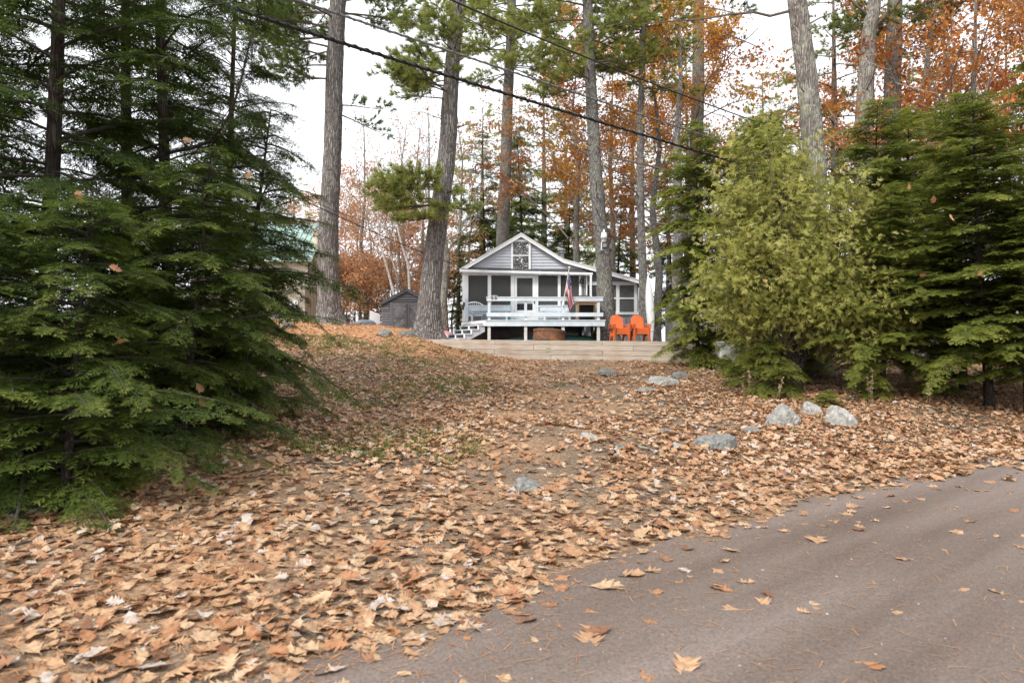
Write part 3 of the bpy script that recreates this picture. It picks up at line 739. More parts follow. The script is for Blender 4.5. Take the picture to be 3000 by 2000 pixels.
# covered grill
gx0, gy0 = zx2x(1540, 26.6), 26.7
gr = Thing('covered_grill', 'barbecue grill under a charcoal fitted cover behind the wooden side table', 'grill', (gx0, gy0, DZ))
g = G(); secs = [(DZ + .03, .44, .30), (DZ + .35, .50, .33), (DZ + .62, .60, .36), (DZ + .68, .58, .35), (DZ + .90, .34, .27), (DZ + 1.0, .26, .2), (DZ + 1.02, .0, .0)]
n = 20; V = []
for k, (zz, a, b) in enumerate(secs):
    for i in range(n):
        t = 2 * PI * i / n; c, s_ = math.cos(t), math.sin(t)
        wob = 1 + .04 * math.sin(5 * t + k)
        V.append((gx0 + a * wob * math.copysign(abs(c) ** .45, c), gy0 + b * wob * math.copysign(abs(s_) ** .45, s_), zz))
m = len(secs)
g.add(V, [(k * n + i, k * n + (i + 1) % n, (k + 1) * n + (i + 1) % n, (k + 1) * n + i) for k in range(m - 1) for i in range(n)])
gr.part('cover', g, MT['cover'], smooth=True)
for sx in (-.3, .3):
    gr.part('wheel', G().lathe([(.0, -.02), (.06, -.02), (.06, .02), (0, .02)], (gx0 + sx, gy0 - .1, DZ + .06), 12, axis=(1, 0, 0)), MT['black'])
# wooden side table
ta, tb = zx2x(1478, 25.6), zx2x(1670, 25.6)
tz = zy2z(783, 25.6)
tt = Thing('side_table', 'tan wooden frame table with open sides at the railing corner of the deck', 'table', ((ta + tb) / 2, 25.7, DZ))
for x in (ta, tb - .07):
    for yy in (25.42, 25.95):
        tt.part('leg', G().box(x, x + .07, yy, yy + .07, DZ, tz - .06), MT['tanwood'])
for yy in (25.42, 25.95):
    tt.part('apron', G().box(ta + .071, tb - .071, yy + .01, yy + .06, tz - .12, tz - .031), MT['tanwood'])
for k in range(5):
    yy = 25.38 + k * .135; tt.part('top_board', G().box(ta - .03, tb + .03, yy, yy + .125, tz - .03, tz), MT['tanwood'])
tt.part('black_back_sheet', G().box(ta + .07, tb - .07, 26.0, 26.01, DZ + .02, tz - .06), MT['black'])  # flat black sheet across the back of the open frame
tt.part('shelf', G().box(ta + .02, tb - .02, 25.5, 25.94, DZ + .05, DZ + .08), MT['black'])

# flag on its pole
YF = 24.9
f0, f1 = np.array(ZP(1345, 800, YF)), np.array(ZP(1402, 452, YF)); f1[1] -= .12
fl = Thing('flag', 'striped flag with starred blue corner hanging from a pole on the deck railing', 'flag', tuple(f0))
fl.part('pole', G().tube([f0 - (f1 - f0) * .03, f1], .017, 8), MT['postwood'])
fl.part('finial', G().lathe([(0, -.035), (.022, -.03), (.036, 0), (.022, .03), (0, .035)], tuple(f1), 10), MT['white'], smooth=True)
fl.part('bracket', G().beam(f0 - (f1 - f0) * .06, f0 + (f1 - f0) * .05, .05, .06).box(f0[0] - .04, f0[0] + .04, f0[1] - .02, f0[1] + .075, f0[2] - .06, f0[2] + .03), MT['white'])
T, Bq, TF, BF = [np.array(ZP(a, b, YF - .06)) for a, b in ((1400, 490), (1368, 645), (1452, 800), (1404, 876))]
NU, NV = 40, 26
V = []
for iu in range(NU + 1):
    for iv in range(NV + 1):
        u, v = iu / NU, iv / NV
        p = (T * (1 - v) + Bq * v) * (1 - u) + (TF * (1 - v) + BF * v) * u
        amp = .085 * u ** .6
        p = p + np.array((.012 * math.sin(v * 19 + u * 2) * min(1, u * 3), amp * math.sin(v * 15 + 2.5 * u) - .04 * math.sin(u * 5), 0))
        p[0] += .025 * math.sin(u * 6.5) * u
        V.append(p)
clo = G(); qs = {0: [], 1: [], 2: []}
for iu in range(NU):
    for iv in range(NV):
        q = (iu * (NV + 1) + iv, (iu + 1) * (NV + 1) + iv, (iu + 1) * (NV + 1) + iv + 1, iu * (NV + 1) + iv + 1)
        if iu < 16 and iv < 14: mi = 2
        else: mi = 0 if (iv // 2) % 2 == 0 else 1
        qs[mi].append(q)
V = np.array(V); clo.add(V, qs[0], mat=0)
for mi in (1, 2):
    clo.F4.append(np.array(qs[mi])); clo.T4.append(np.full(len(qs[mi]), .5)); clo.M4.append(np.full(len(qs[mi]), mi, int))
cloth = fl.part('cloth', clo, [MT['fred'], MT['fwhite'], MT['fblue']], smooth=True)
sg = G()
for a in range(7):
    for b in range(5):
        iu, iv = 1 + a * 2, 1 + b * 2.6
        i0 = int(iu); j0 = int(iv)
        c = V[i0 * (NV + 1) + j0] + np.array((0, -.006, 0)); du = V[(i0 + 1) * (NV + 1) + j0] - V[i0 * (NV + 1) + j0]; dv = V[i0 * (NV + 1) + j0 + 1] - V[i0 * (NV + 1) + j0]
        nn = np.cross(du, dv); nn /= np.linalg.norm(nn) + 1e-9
        nn = nn if nn[1] < 0 else -nn
        c = c + nn * .004
        for r in (0, 1):
            pts = []
            for k in range(3):
                t = 2 * PI * (k / 3 + r / 6); pts.append(c + du / np.linalg.norm(du) * .016 * math.cos(t) + dv / np.linalg.norm(dv) * .016 * math.sin(t) + nn * .0006 * r)
            sg.add(pts, t=[(0, 1, 2)])
fl.part('stars', sg, MT['fwhite'], cloth, kind='stuff')

# ------------------------------------------------------------------ retaining wall of timbers
wallT = Thing('retaining_wall', 'low retaining wall of weathered horizontal timbers below the deck and orange chairs', 'wall', (1.5, 23.7, .9))
ch = .160
courses = [[-3.05, -.60, 3.1, 6.2], [-2.55, .75, 4.15, 6.12], [-2.3, -.62, 3.12, 6.14], [-2.0, 1.35, 4.9, 6.12], [-1.4, 2.2, 6.1]]
for c, js in enumerate(courses):
    ztop = 1.625 - c * (ch + .009)
    rr = random.Random(c)
    for a, b in zip(js[:-1], js[1:]):
        o = rr.uniform(-.006, .006)
        xa, xb = a + .006, b - .006
        ya, yb = float(wall_y(xa)) + o, float(wall_y(xb)) + o
        sag = .05 * (xa - WX0) / 9
        dz0_ = .055 - .09 * (xa - WX0) / 9.25; dz1_ = .055 - .09 * (xb - WX0) / 9.25
        V = []
        for (x, yy, dz) in ((xa, ya, dz0_), (xb, yb, dz1_)):
            for dy in (rr.uniform(0, .008), .17):
                for zz in (ztop - ch, ztop):
                    V.append((x, yy + dy, zz + dz))
        wallT.part('timber', G().add(V, BOXQ), MT['timber'])
cx = zx2x(1200, 23.7); cy = float(wall_y(cx))
cz = zy2z(1257, 23.7)
wallT.part('anchor_block', G().box(cx - .085, cx + .085, cy - .012, cy + .1, cz - .075, cz + .078), MT['patch'])

# rusty fire ring
fx, fy = 1.34, 24.78
fr = Thing('fire_ring', 'rusty steel drum fire ring standing tilted behind the timber wall', 'fire pit', (fx, fy, TER))
pr = [(.585, -.03), (.59, .06), (.582, .2), (.59, .34), (.60, .38), (.575, .38), (.56, .3), (.56, .02)]
fr.part('drum', G().lathe(pr, (fx, fy, TER + .03), 40, axis=(.075, .13, 1)), MT['rust'], smooth=True)
hg = G()
ax = np.array(Vector((0, 0, 1)).rotation_difference(Vector((.075, .13, 1))).to_matrix())
for k in range(56):
    t = 2 * PI * k / 56; p = ax @ np.array((.588 * math.cos(t), .588 * math.sin(t), .29)) + np.array((fx, fy, TER + .03))
    hg.box(p[0] - .011, p[0] + .011, p[1] - .011, p[1] + .011, p[2] - .014, p[2] + .014)
fr.part('vent_holes', hg, MT['black'], kind='stuff')
fr.part('ash_bed', G().lathe([(0, .22), (.3, .23), (.555, .2)], (fx, fy, TER), 20), MT['dark'])
single('poker_stick', G().tube([(1.52, 24.8, TER + .2), (1.46, 24.75, 2.1)], [.012, .009], 6), MT['stick'], 'thin stick standing up out of the rusty fire ring', 'stick', (1.52, 24.8, TER + .2))

# boats
def hull(g, c, L, Wd, H, dirv, flip=1, n=22, m=14, sheer=.35, pw=2.0):
    dirv = np.array(dirv, float); dirv /= np.linalg.norm(dirv); sd = np.array((-dirv[1], dirv[0], 0)); up = np.array((0, 0, 1.0))
    V = []
    for i in range(n + 1):
        t = -1 + 2 * i / n; k = max(0.0, 1 - abs(t) ** pw)
        for j in range(m):
            a = PI * j / (m - 1)
            V.append(np.array(c) + dirv * t * L / 2 + sd * Wd / 2 * k * math.cos(a) + up * (H * (k ** .6) * math.sin(a) ** .8 * flip + sheer * abs(t) ** 3 * H * -flip * 0))
    g.add(V, [(i * m + j, i * m + j + 1, (i + 1) * m + j + 1, (i + 1) * m + j) for i in range(n) for j in range(m - 1)])
    return g
cn = Thing('upturned_canoe', 'teal canoe lying upside down under the deck behind the fire ring', 'canoe', (1.6, 26.0, TER))
cn.part('hull', hull(G(), (1.45, 25.75, TER), 4.0, .8, .19, (1, .04, 0)), MT['teal'], smooth=True)
cn.part('keel_strip', G().tube([(1.45 + t * 1.9, 25.75 + t * .076, TER + .19 * (1 - abs(t) ** 2) ** .6 + .008) for t in np.linspace(-.95, .95, 11)], .012, 5), MT['steel'])
kg = Thing('green_kayak', 'bright green kayak lying under the deck beside the teal canoe', 'kayak', (2.4, 26.7, TER))
kg.part('hull', hull(G(), (2.35, 26.85, TER), 2.3, .6, .26, (1, -.1, 0), pw=3.2), MT['kgreen'], smooth=True)
kg.part('deck_seam', G().tube([(2.35 + t * 1.1, 26.85 - t * .11 - .3 * (1 - abs(t) ** 3.2), TER + .05) for t in np.linspace(-.98, .98, 13)], .012, 5), MT['black'])
pk = Thing('pink_canoe', 'faded pink upturned boat lying behind the broad pine near the steps', 'canoe', P(1302, 975, 28.6))
c = P(1303, 977, 29.5); zg_ = float(gh(c[0], c[1]))
pk.part('hull', hull(G(), (c[0] - .1, c[1] + .6, zg_), 3.2, .95, .48, (.25, -1, 0), pw=3.5), MT['pink'], smooth=True)
pk.part('stern_patch', G().box(c[0] + .12, c[0] + .22, c[1] - .78, c[1] - .6, zg_ + .1, zg_ + .2), MT['fred'])
# white kayak stood on end by the trees
wk = Thing('white_kayak', 'white kayak stood on its pointed end beside the trunk right of the chairs', 'kayak', P(1908, 1000, 26.4))
base = np.array(P(1910, 1001, 26.4)); g = G(); V = []
n_, m_ = 16, 12
for i in range(n_ + 1):
    t = i / n_; k = (math.sin(PI * (t * .96 + .02))) ** .75
    for j in range(m_):
        a = 2 * PI * j / m_; V.append(base + np.array((.17 * k * math.cos(a) - .1 * t, .15 * k * math.sin(a) + .25 * t, t * 2.6)))
g.add(V, [(i * m_ + j, i * m_ + (j + 1) % m_, (i + 1) * m_ + (j + 1) % m_, (i + 1) * m_ + j) for i in range(n_) for j in range(m_)])
wk.part('hull', g, MT['kwhite'], smooth=True)
wk.part('band', G().tube([base + np.array((.125 * math.cos(t) - .015, .112 * math.sin(t) + .04, .42)) for t in np.linspace(0, 2 * PI, 17)], .008, 4), MT['tarp'])

# orange chairs, three to a stack
def make_chair():
    r = bpy.data.objects.new('adirondack_chair', None); COL.objects.link(r)
    def part(nm, g): 
        return link(nm, g.mesh(nm, MT['orange']), r)
    for k in range(6):
        f = (k - 2.5) / 2.5
        x0, x1 = .072 * (k - 2.5), .088 * (k - 2.5)
        top = .90 - .13 * abs(f) ** 2.2
        V = []
        wv = .028
        segs = [(.26, .10), (.45, .19), (.62, .25), (.78, .30), (top, .335 + (top - .86) * .25)]
        for zz, yy in segs:
            s = (zz - .26) / .64; xc = x0 + (x1 - x0) * s; cy_ = .05 * (1 - f * f) * s
            wt = wv * (1 if zz < top - .01 else .82)
            wt = wv + .008 * s
            za = zb2 = zz
            if zz == top:
                za = .92 - .17 * abs((xc - wt) / .26) ** 2.3; zb2 = .92 - .17 * abs((xc + wt) / .26) ** 2.3
            V += [(xc - wt, yy + cy_, za), (xc + wt, yy + cy_, zb2), (xc + wt, yy + cy_ + .022, zb2), (xc - wt, yy + cy_ + .022, za)]
        q = []
        for i in range(4):
            for j in range(4): q.append((i * 4 + j, i * 4 + (j + 1) % 4, (i + 1) * 4 + (j + 1) % 4, (i + 1) * 4 + j))
        q += [(3, 2, 1, 0), (16, 17, 18, 19)]
        part('back_slat', G().add(V, q))
    for k in range(5):
        y0 = -.33 + k * .095; z0 = .375 - k * .024
        part('seat_slat', G().beam((-.27, y0 + .04, z0), (.27, y0 + .04, z0), .085, .022, up=(0, -.24, 1)))
    part('front_apron', G().prism([(-.27, .36), (.27, .36), (.27, .24), (.18, .285), (-.18, .285), (-.27, .24)], -.345, -.32))
    for s in (-1, 1):
        # arm with rounded front
        pts = [(s * .245, -.40), (s * .30, -.43), (s * .37, -.42), (s * .395, -.36), (s * .375, 0), (s * .34, .27), (s * .27, .27), (s * .255, 0)]
        part('armrest', G().prism(pts, .515, .54, 'z'))
        part('front_leg', G().prism([(-.37, 0), (-.29, 0), (-.25, .514), (-.42, .514)], s * .29 - .03, s * .29 + .03, 'x'))
        part('rear_leg', G().prism([(.10, .26), (.26, .0), (.34, .0), (.22, .30)], s * .26 - .022, s * .26 + .022, 'x'))
        part('side_rail', G().prism([(-.34, .34), (-.34, .26), (.2, .19), (.2, .27)], s * .255 - .015, s * .255 + .015, 'x'))
    part('arm_brace', G().beam((-.33, .262, .50), (.33, .262, .50), .03, .03))
    return r
proto = make_chair()
WHO = {0: 'lowest', 1: 'middle', 2: 'top'}
first = True
for sidx, (cx_, rz, where) in enumerate(((3.82, .16, 'stack beside the deck'), (4.55, .10, 'stack beside the slender trunk'))):
    for k in range(3):
        o = proto if first else copy_tree(proto)
        first = False
        o.location = (cx_ + .008 * k, 24.42 + .022 * k, TER + .006 + .062 * k); o.rotation_euler = (0, 0, rz); o.scale = (.93, .93, .93)
        tag(o, 'orange plastic slatted lawn chair, %s of the %s' % (WHO[k], where), 'chair', 'stacked orange lawn chairs')

# ------------------------------------------------------------------ shed and things near it
YS = 33.0
sc_ = P(1193, 968, YS); sx0, sx1 = P(1118, 0, YS)[0], P(1268, 0, YS)[0]
sb = float(gh(sc_[0], YS)) - .05
sez, spz = P(0, 886, YS)[2], P(0, 849, YS)[2]
sh = Thing('garden_shed', 'small weathered grey wooden shed with double doors behind the pine', 'shed', (sc_[0], YS, sb))
shw = sh.part('front_wall', G().prism([(sx0, sb), (sx1, sb), (sx1, sez), (sc_[0], spz - .05), (sx0, sez)], YS, YS + .06), MT['shed'])
z = sb + .02
dx0, dx1, dzt = P(1150, 0, YS)[0], P(1238, 0, YS)[0], P(0, 891, YS)[2]
while z < spz - .15:
    z1 = z + .115
    if z > sez - .05:
        hw = (sx1 - sx0) / 2 * (1 - (z - sez) / (spz - sez)); spans = [(sc_[0] - hw + .02, sc_[0] + hw - .02)]
    elif z < dzt + .02: spans = [(sx0, dx0 - .1), (dx1 + .1, sx1)]
    else: spans = [(sx0, sx1)]
    for a, b in spans:
        if b - a < .05: continue
        V = [(a, YS - .05, z), (b, YS - .05, z), (b, YS - .01, z1), (a, YS - .01, z1)]; V += [(x, YS - .001, c) for x, _, c in V]
        sh.part('clapboard', G().add(V, [(0, 1, 2, 3), (4, 7, 6, 5), (0, 4, 5, 1), (3, 2, 6, 7), (0, 3, 7, 4), (1, 5, 6, 2)]), MT['shed'], shw)
    z = z1 + .004
for sgn, a, b in ((1, dx0, (dx0 + dx1) / 2 - .01), (-1, (dx0 + dx1) / 2 + .01, dx1)):
    d = sh.part('door', G().box(a, b, YS - .02, YS - .002, sb + .04, dzt), MT['shed'])
    H = dzt - sb - .04
    for (z0_, z1_) in ((sb + .06, sb + H * .48), (sb + H * .52, dzt - .02)):
        nb = 6
        for k in range(-nb, nb):
            # diagonal boards clipped to the leaf panel
            w_ = (b - a) / 4
            poly = []
            x0 = a + k * w_; 
            pl = [(x0, z0_), (x0 + w_ * .93, z0_), (x0 + w_ * .93 + (z1_ - z0_) * .8, z1_), (x0 + (z1_ - z0_) * .8, z1_)]
            if sgn < 0: pl = [(a + b - x, zz) for x, zz in pl][::-1]
            # clip in x
            def clip(p, xv, keep):
                out = []
                for i in range(len(p)):
                    c, nx_ = p[i], p[(i + 1) % len(p)]
                    ic, inn = (c[0] - xv) * keep >= 0, (nx_[0] - xv) * keep >= 0
                    if ic: out.append(c)
                    if ic != inn:
                        t = (xv - c[0]) / (nx_[0] - c[0]); out.append((xv, c[1] + t * (nx_[1] - c[1])))
                return out
            pl = clip(pl, a + .03, 1)
            pl = clip(pl, b - .03, -1) if len(pl) > 2 else []
            if len(pl) > 2: sh.part('door_board', G().prism(pl, YS - .035, YS - .021), MT['sheddoor'], d)
    for (z0_, z1_) in ((sb + .04, sb + .1), (sb + H * .48, sb + H * .52 + .03), (dzt - .07, dzt)):
        sh.part('door_batten', G().box(a, b, YS - .05, YS - .036, z0_, z1_), MT['shed'], d)
    for xx in (a, b - .07):
        sh.part('door_stile', G().box(xx, xx + .07, YS - .055, YS - .0365, sb + .04, dzt), MT['shed'], d)
sh.part('door_frame', G().box(dx0 - .1, dx0 - .01, YS - .062, YS - .002, sb, dzt + .08).box(dx1 + .01, dx1 + .1, YS - .062, YS - .002, sb, dzt + .08).box(dx0 - .01, dx1 + .01, YS - .049, YS - .003, dzt + .005, dzt + .08), MT['shed'])
sh.part('side_wall', G().box(sx0, sx0 + .06, YS + .061, YS + 2.6, sb, sez).box(sx1 - .06, sx1, YS + .061, YS + 2.6, sb, sez), MT['shed'])
ov = .1
for sgn, xe in ((-1, sx0 - ov), (1, sx1 + ov)):
    g = G().prism([(xe, sez - .1), (sc_[0], spz), (sc_[0], spz + .07), (xe, sez - .03)], YS - .14, YS + 2.75)
    sh.part('roof_slope', g, MT['roof'])
    sh.part('rake_board', G().prism([(xe, sez - .16), (sc_[0], spz - .07), (sc_[0], spz - .002), (xe, sez - .102)], YS - .13, YS - .09), MT['shed'])
wb = P(1098, 968, 31.5); zb_ = float(gh(wb[0], 31.5))
single('white_board', G().prism([(wb[0] - .24, zb_), (wb[0] + .24, zb_), (wb[0] + .24, zb_ + .5), (wb[0] - .2, zb_ + .66), (wb[0] - .24, zb_ + .66)], 31.5, 31.54), MT['white'], 'white board standing on edge beside the weathered shed', 'board', (wb[0], 31.5, zb_))
tp = P(1070, 966, 31); zt0 = float(gh(tp[0], 31)); g = G(); hull(g, (tp[0], 31, zt0), 1.0, .6, .22, (1, .2, 0), pw=3)
single('tarp_bundle', g, MT['tarp'], 'blue grey tarpaulin heap on the ground next to the white board', 'tarpaulin', (tp[0], 31, zt0), smooth=True)

# ------------------------------------------------------------------ neighbouring houses
YN = 33.5
nb0 = P(560, 0, YN)[0]; nb1 = P(903, 0, YN)[0]
zg0 = float(gh((nb0 + nb1) / 2, YN)) - .1
ze, zr = P(0, 762, YN)[2], P(0, 648, YN + 1.6)[2]
nh = Thing('green_roofed_house', 'tan two storey house with green metal roof behind the dark hemlocks', 'house', ((nb0 + nb1) / 2, YN, zg0))
nw = nh.part('front_wall', G().box(nb0, nb1, YN, YN + .12, zg0, ze), MT['tan'])
z = zg0 + .2
while z < ze - .05:
    nh.part('siding_board', G().box(nb0, nb1, YN - .02, YN - .001, z, z + .17), MT['tan'], nw); z += .19
nh.part('gable_end', G().prism([(YN, zg0), (YN + 6, zg0), (YN + 6, ze), (YN + 3, zr - .05), (YN, ze)], nb1 - .1, nb1, 'x'), MT['tan'])
rfN = nh.part('roof', polyex(G(), [(nb0 - .2, YN - .3, ze - .1), (nb1 + .25, YN - .3, ze - .1), (nb1 + .25, YN + 3, zr), (nb0 - .2, YN + 3, zr)], (0, .03, .07)), MT['greenroof'])
nh.part('roof', polyex(G(), [(nb0 - .2, YN + 6.3, ze - .1), (nb1 + .25, YN + 6.3, ze - .1), (nb1 + .25, YN + 3.05, zr), (nb0 - .2, YN + 3.05, zr)], (0, -.03, .07)), MT['greenroof'])
x = nb0
while x < nb1 + .25:
    nh.part('roof_rib', G().beam((x, YN - .29, ze - .02), (x, YN + 2.98, zr + .075), .035, .05), MT['greenroof'], rfN); x += .3
for px0, px1, py0, py1, nm in ((845, 872, 880, 945, 'entry_door'), (610, 660, 800, 860, 'window'), (720, 770, 800, 860, 'window')):
    a, b = P(px0, py1, YN - .05), P(px1, py0, YN - .05)
    w = nh.part(nm, G().box(a[0], b[0], YN - .06, YN - .021, max(a[2], zg0), b[2]), MT['white'])
    if nm == 'window':
        nh.part('pane', G().box(a[0] + .08, b[0] - .08, YN - .07, YN - .061, a[2] + .08, b[2] - .08), MT['glass'], w)
    else: nh.part('door_handle', G().box(b[0] - .1, b[0] - .06, YN - .1, YN - .061, zg0 + 1, zg0 + 1.1), MT['black'], w)
nh.part('stove_chimney', G().tube([(P(928, 0, YN + 1)[0], YN + 1, zg0 + 2), (P(928, 0, YN + 1)[0], YN + 1, P(0, 672, YN + 1)[2])], .2, 14), MT['cream'])
# brown plank enclosure beside it
e0, e1 = P(893, 0, 32.6)[0], P(945, 0, 32.6)[0]; ez0 = float(gh((e0 + e1) / 2, 32.6)) - .05; ez1 = P(0, 838, 32.6)[2]
en_ = Thing('plank_screen', 'dark brown vertical plank screen with top rail beside the furrowed pine trunk', 'fence', ((e0 + e1) / 2, 32.6, ez0))
x = e0
while x < e1 - .05:
    en_.part('plank', G().box(x, x + .13, 32.6, 32.63, ez0, ez1 - .05), MT['brown']); x += .14
en_.part('top_rail', G().box(e0 - .03, e1 + .03, 32.56, 32.66, ez1 - .05, ez1), MT['blind'])
# grey house on the right
YQ = 27.4
q0, q1 = P(2012, 0, YQ + .5)[0] + .35, P(2960, 0, YQ)[0]
zq = .7
rh = Thing('grey_clapboard_house', 'pale grey clapboard house half hidden behind the cedar and hemlocks', 'house', ((q0 + q1) / 2, YQ, zq))
w = rh.part('front_wall', G().box(q0, q1, YQ, YQ + .12, zq - .4, 3.5), MT['grey_clap'])
z = zq - .35
while z < 3.4:
    V = [(q0, YQ - .055, z), (q1, YQ - .055, z), (q1, YQ - .008, z + .12), (q0, YQ - .008, z + .12)]; V += [(x, YQ - .001, c) for x, _, c in V]
    rh.part('clapboard', G().add(V, [(0, 1, 2, 3), (4, 7, 6, 5), (0, 4, 5, 1), (3, 2, 6, 7), (0, 3, 7, 4), (1, 5, 6, 2)]), MT['grey_clap'], w); z += .125
rh.part('corner_board', G().box(q0 - .02, q0 + .12, YQ - .075, YQ - .056, zq - .4, 3.45), MT['white'])
rh.part('side_wall', G().box(q0, q0 + .1, YQ + .121, YQ + 6, zq - .4, 3.5), MT['grey_clap'])
rh.part('roof', polyex(G(), [(q0 - .3, YQ - .35, 3.4), (q1 + .3, YQ - .35, 3.4), (q1 + .3, YQ + 3, 4.3), (q0 - .3, YQ + 3, 4.3)], (0, .03, .1)), MT['roof'])
rh.part('roof', polyex(G(), [(q0 - .3, YQ + 6.3, 3.4), (q1 + .3, YQ + 6.3, 3.4), (q1 + .3, YQ + 3.05, 4.3), (q0 - .3, YQ + 3.05, 4.3)], (0, -.03, .1)), MT['roof'])
for a in (2330, 2560, 2760):
    x0, x1 = P(a, 0, YQ)[0], P(a + 70, 0, YQ)[0]
    wi = rh.part('window', G().box(x0, x1, YQ - .085, YQ - .056, 1.5, 2.8), MT['white'])
    rh.part('pane', G().box(x0 + .09, x1 - .09, YQ - .095, YQ - .086, 1.6, 2.13), MT['glass'], wi)
    rh.part('pane', G().box(x0 + .09, x1 - .09, YQ - .095, YQ - .086, 2.18, 2.7), MT['glass'], wi)
cb = P(2137, 1087, 20.6); zc0 = float(gh(cb[0], 20.6)); zc1 = P(0, 1003, 20.6)[2]
cab = Thing('utility_cabinet', 'plain white upright cabinet standing on the leaves below the cedar', 'cabinet', (cb[0], 20.6, zc0))
bd = cab.part('body', G().box(cb[0] - .29, cb[0] + .29, 20.6, 21.1, zc0 - .03, zc1), MT['white'])
cab.part('lid', G().box(cb[0] - .31, cb[0] + .31, 20.57, 21.13, zc1, zc1 + .035), MT['white'])
cab.part('door_leaf', G().box(cb[0] - .26, cb[0] + .26, 20.585, 20.599, zc0 + .08, zc1 - .05), MT['white'])
cab.part('latch', G().box(cb[0] + .19, cb[0] + .22, 20.57, 20.584, zc0 + .5, zc0 + .6), MT['steel'])

# ------------------------------------------------------------------ overhead cables
def cable(name, pts, r, mat, label, tw=False):
    pts = np.array(pts, float); t = np.linspace(0, 1, 60)
    k = np.linspace(0, 1, len(pts)); path = np.stack([np.interp(t, k, pts[:, i]) for i in range(3)], -1)
    # smooth the polyline with a quadratic fit
    fit = np.stack([np.polyval(np.polyfit(k, pts[:, i], min(2, len(pts) - 1)), t) for i in range(3)], -1)
    g = G().tube(fit, r, 6)
    if tw:
        tt_ = np.linspace(0, 1, 700); f2 = np.stack([np.polyval(np.polyfit(k, pts[:, i], min(2, len(pts) - 1)), tt_) for i in range(3)], -1)
        ph = tt_ * 520
        f2[:, 2] += r * 1.1 * np.cos(ph); f2[:, 0] += r * .8 * np.sin(ph); f2[:, 1] -= r * .8 * np.sin(ph)
        g.tube(f2, r * .55, 4)
    return single(name, g, mat, label, 'cable', tuple(fit[0]))
def wpt(px, py, c0):
    """cables run along the road direction X = Y - c0"""
    Yv = c0 / (1 - (px - 1500) / F); return P(px, py, Yv)
cable('overhead_cable', [wpt(400, -60, 12.2), wpt(720, 20, 12.2), wpt(1000, 110, 12.2), wpt(1500, 277, 12.2), wpt(2000, 443, 12.2), wpt(2215, 500, 12.2), wpt(2560, 590, 12.2)], .024, MT['wire'], 'thick black overhead cable, lowest of the three crossing in front of the pines', True)
cable('overhead_cable', [wpt(400, -150, 12.8), wpt(880, -5, 12.8), wpt(1500, 212, 12.8), wpt(2000, 378, 12.8), wpt(2240, 458, 12.8), wpt(2560, 560, 12.8)], .017, MT['wiregrey'], 'pale grey stranded overhead cable, middle one of the three crossing the pines', True)
cable('overhead_cable', [wpt(900, -190, 13.6), wpt(1330, 0, 13.6), wpt(1700, 155, 13.6), wpt(2000, 278, 13.6), wpt(2230, 365, 13.6), wpt(2430, 432, 13.6), wpt(2600, 480, 13.6)], .018, MT['wire'], 'thin black overhead cable, highest of the three crossing the autumn leaves', False)
cable('service_cable', [P(600, 430, 14), P(770, 535, 17), P(1000, 660, 21), P(1180, 715, 25.3), P(1292, 737, 26.5), P(1345, 790, 28)], .014, MT['wire'], 'drooping black service cable reaching the cottage eave past the furrowed pine')
cable('service_cable', [P(640, 440, 15), P(830, 555, 18.5), P(1000, 620, 22), P(1150, 680, 27)], .008, MT['wire'], 'thin slack wire above the drooping service cable near the furrowed pine')
# ------------------------------------------------------------------ tree tools
def unit(v): return v / (np.linalg.norm(v, axis=-1, keepdims=True) + 1e-9)
def stamp(g, TV, TF, pos, fwd, up, scale, tint, mat=0, tri=False, tj=.1, rng=None, ttint=None):
    pos = np.asarray(pos, float); N = len(pos)
    if N == 0: return
    fwd = unit(np.asarray(fwd, float)); up = np.asarray(up, float)
    side = unit(np.cross(up, fwd)); nrm = np.cross(fwd, side)
    B = np.stack([fwd, side, nrm], 1)
    sc = np.asarray(scale, float)
    if sc.ndim == 1: sc = sc[:, None]
    V = np.einsum('nkj,nji->nki', TV[None] * sc[:, None, :], B) + pos[:, None, :]
    k = len(TV); f = TF[None] + (np.arange(N) * k)[:, None, None]
    t = np.repeat(np.asarray(tint, float), len(TF))
    if ttint is not None: t = t + np.tile(ttint, N)
    if rng is not None: t = t + rng.normal(0, tj, len(t))
    t = np.clip(t, 0, 1)
    if tri: g.add(V.reshape(-1, 3), t=f.reshape(-1, 3), tint=t, mat=mat)
    else: g.add(V.reshape(-1, 3), q=f.reshape(-1, 4), tint=t, mat=mat)
def diamonds(items, droop=.0):
    """items: (base xyz, direction xyz, length, width) -> flat diamond leaflets"""
    V, Fq, nn = [], [], 0
    for b, d, L, w in items:
        b = np.array(b, float); d = np.array(d, float); d /= np.linalg.norm(d)
        s = np.cross((0, 0, 1), d); s /= np.linalg.norm(s) + 1e-9
        V += [b, b + d * L * .45 + s * w / 2, b + d * L, b + d * L * .45 - s * w / 2]
        Fq.append((nn, nn + 1, nn + 2, nn + 3)); nn += 4
    V = np.array(V); V[:, 2] -= droop * V[:, 0] ** 2
    return V, np.array(Fq)
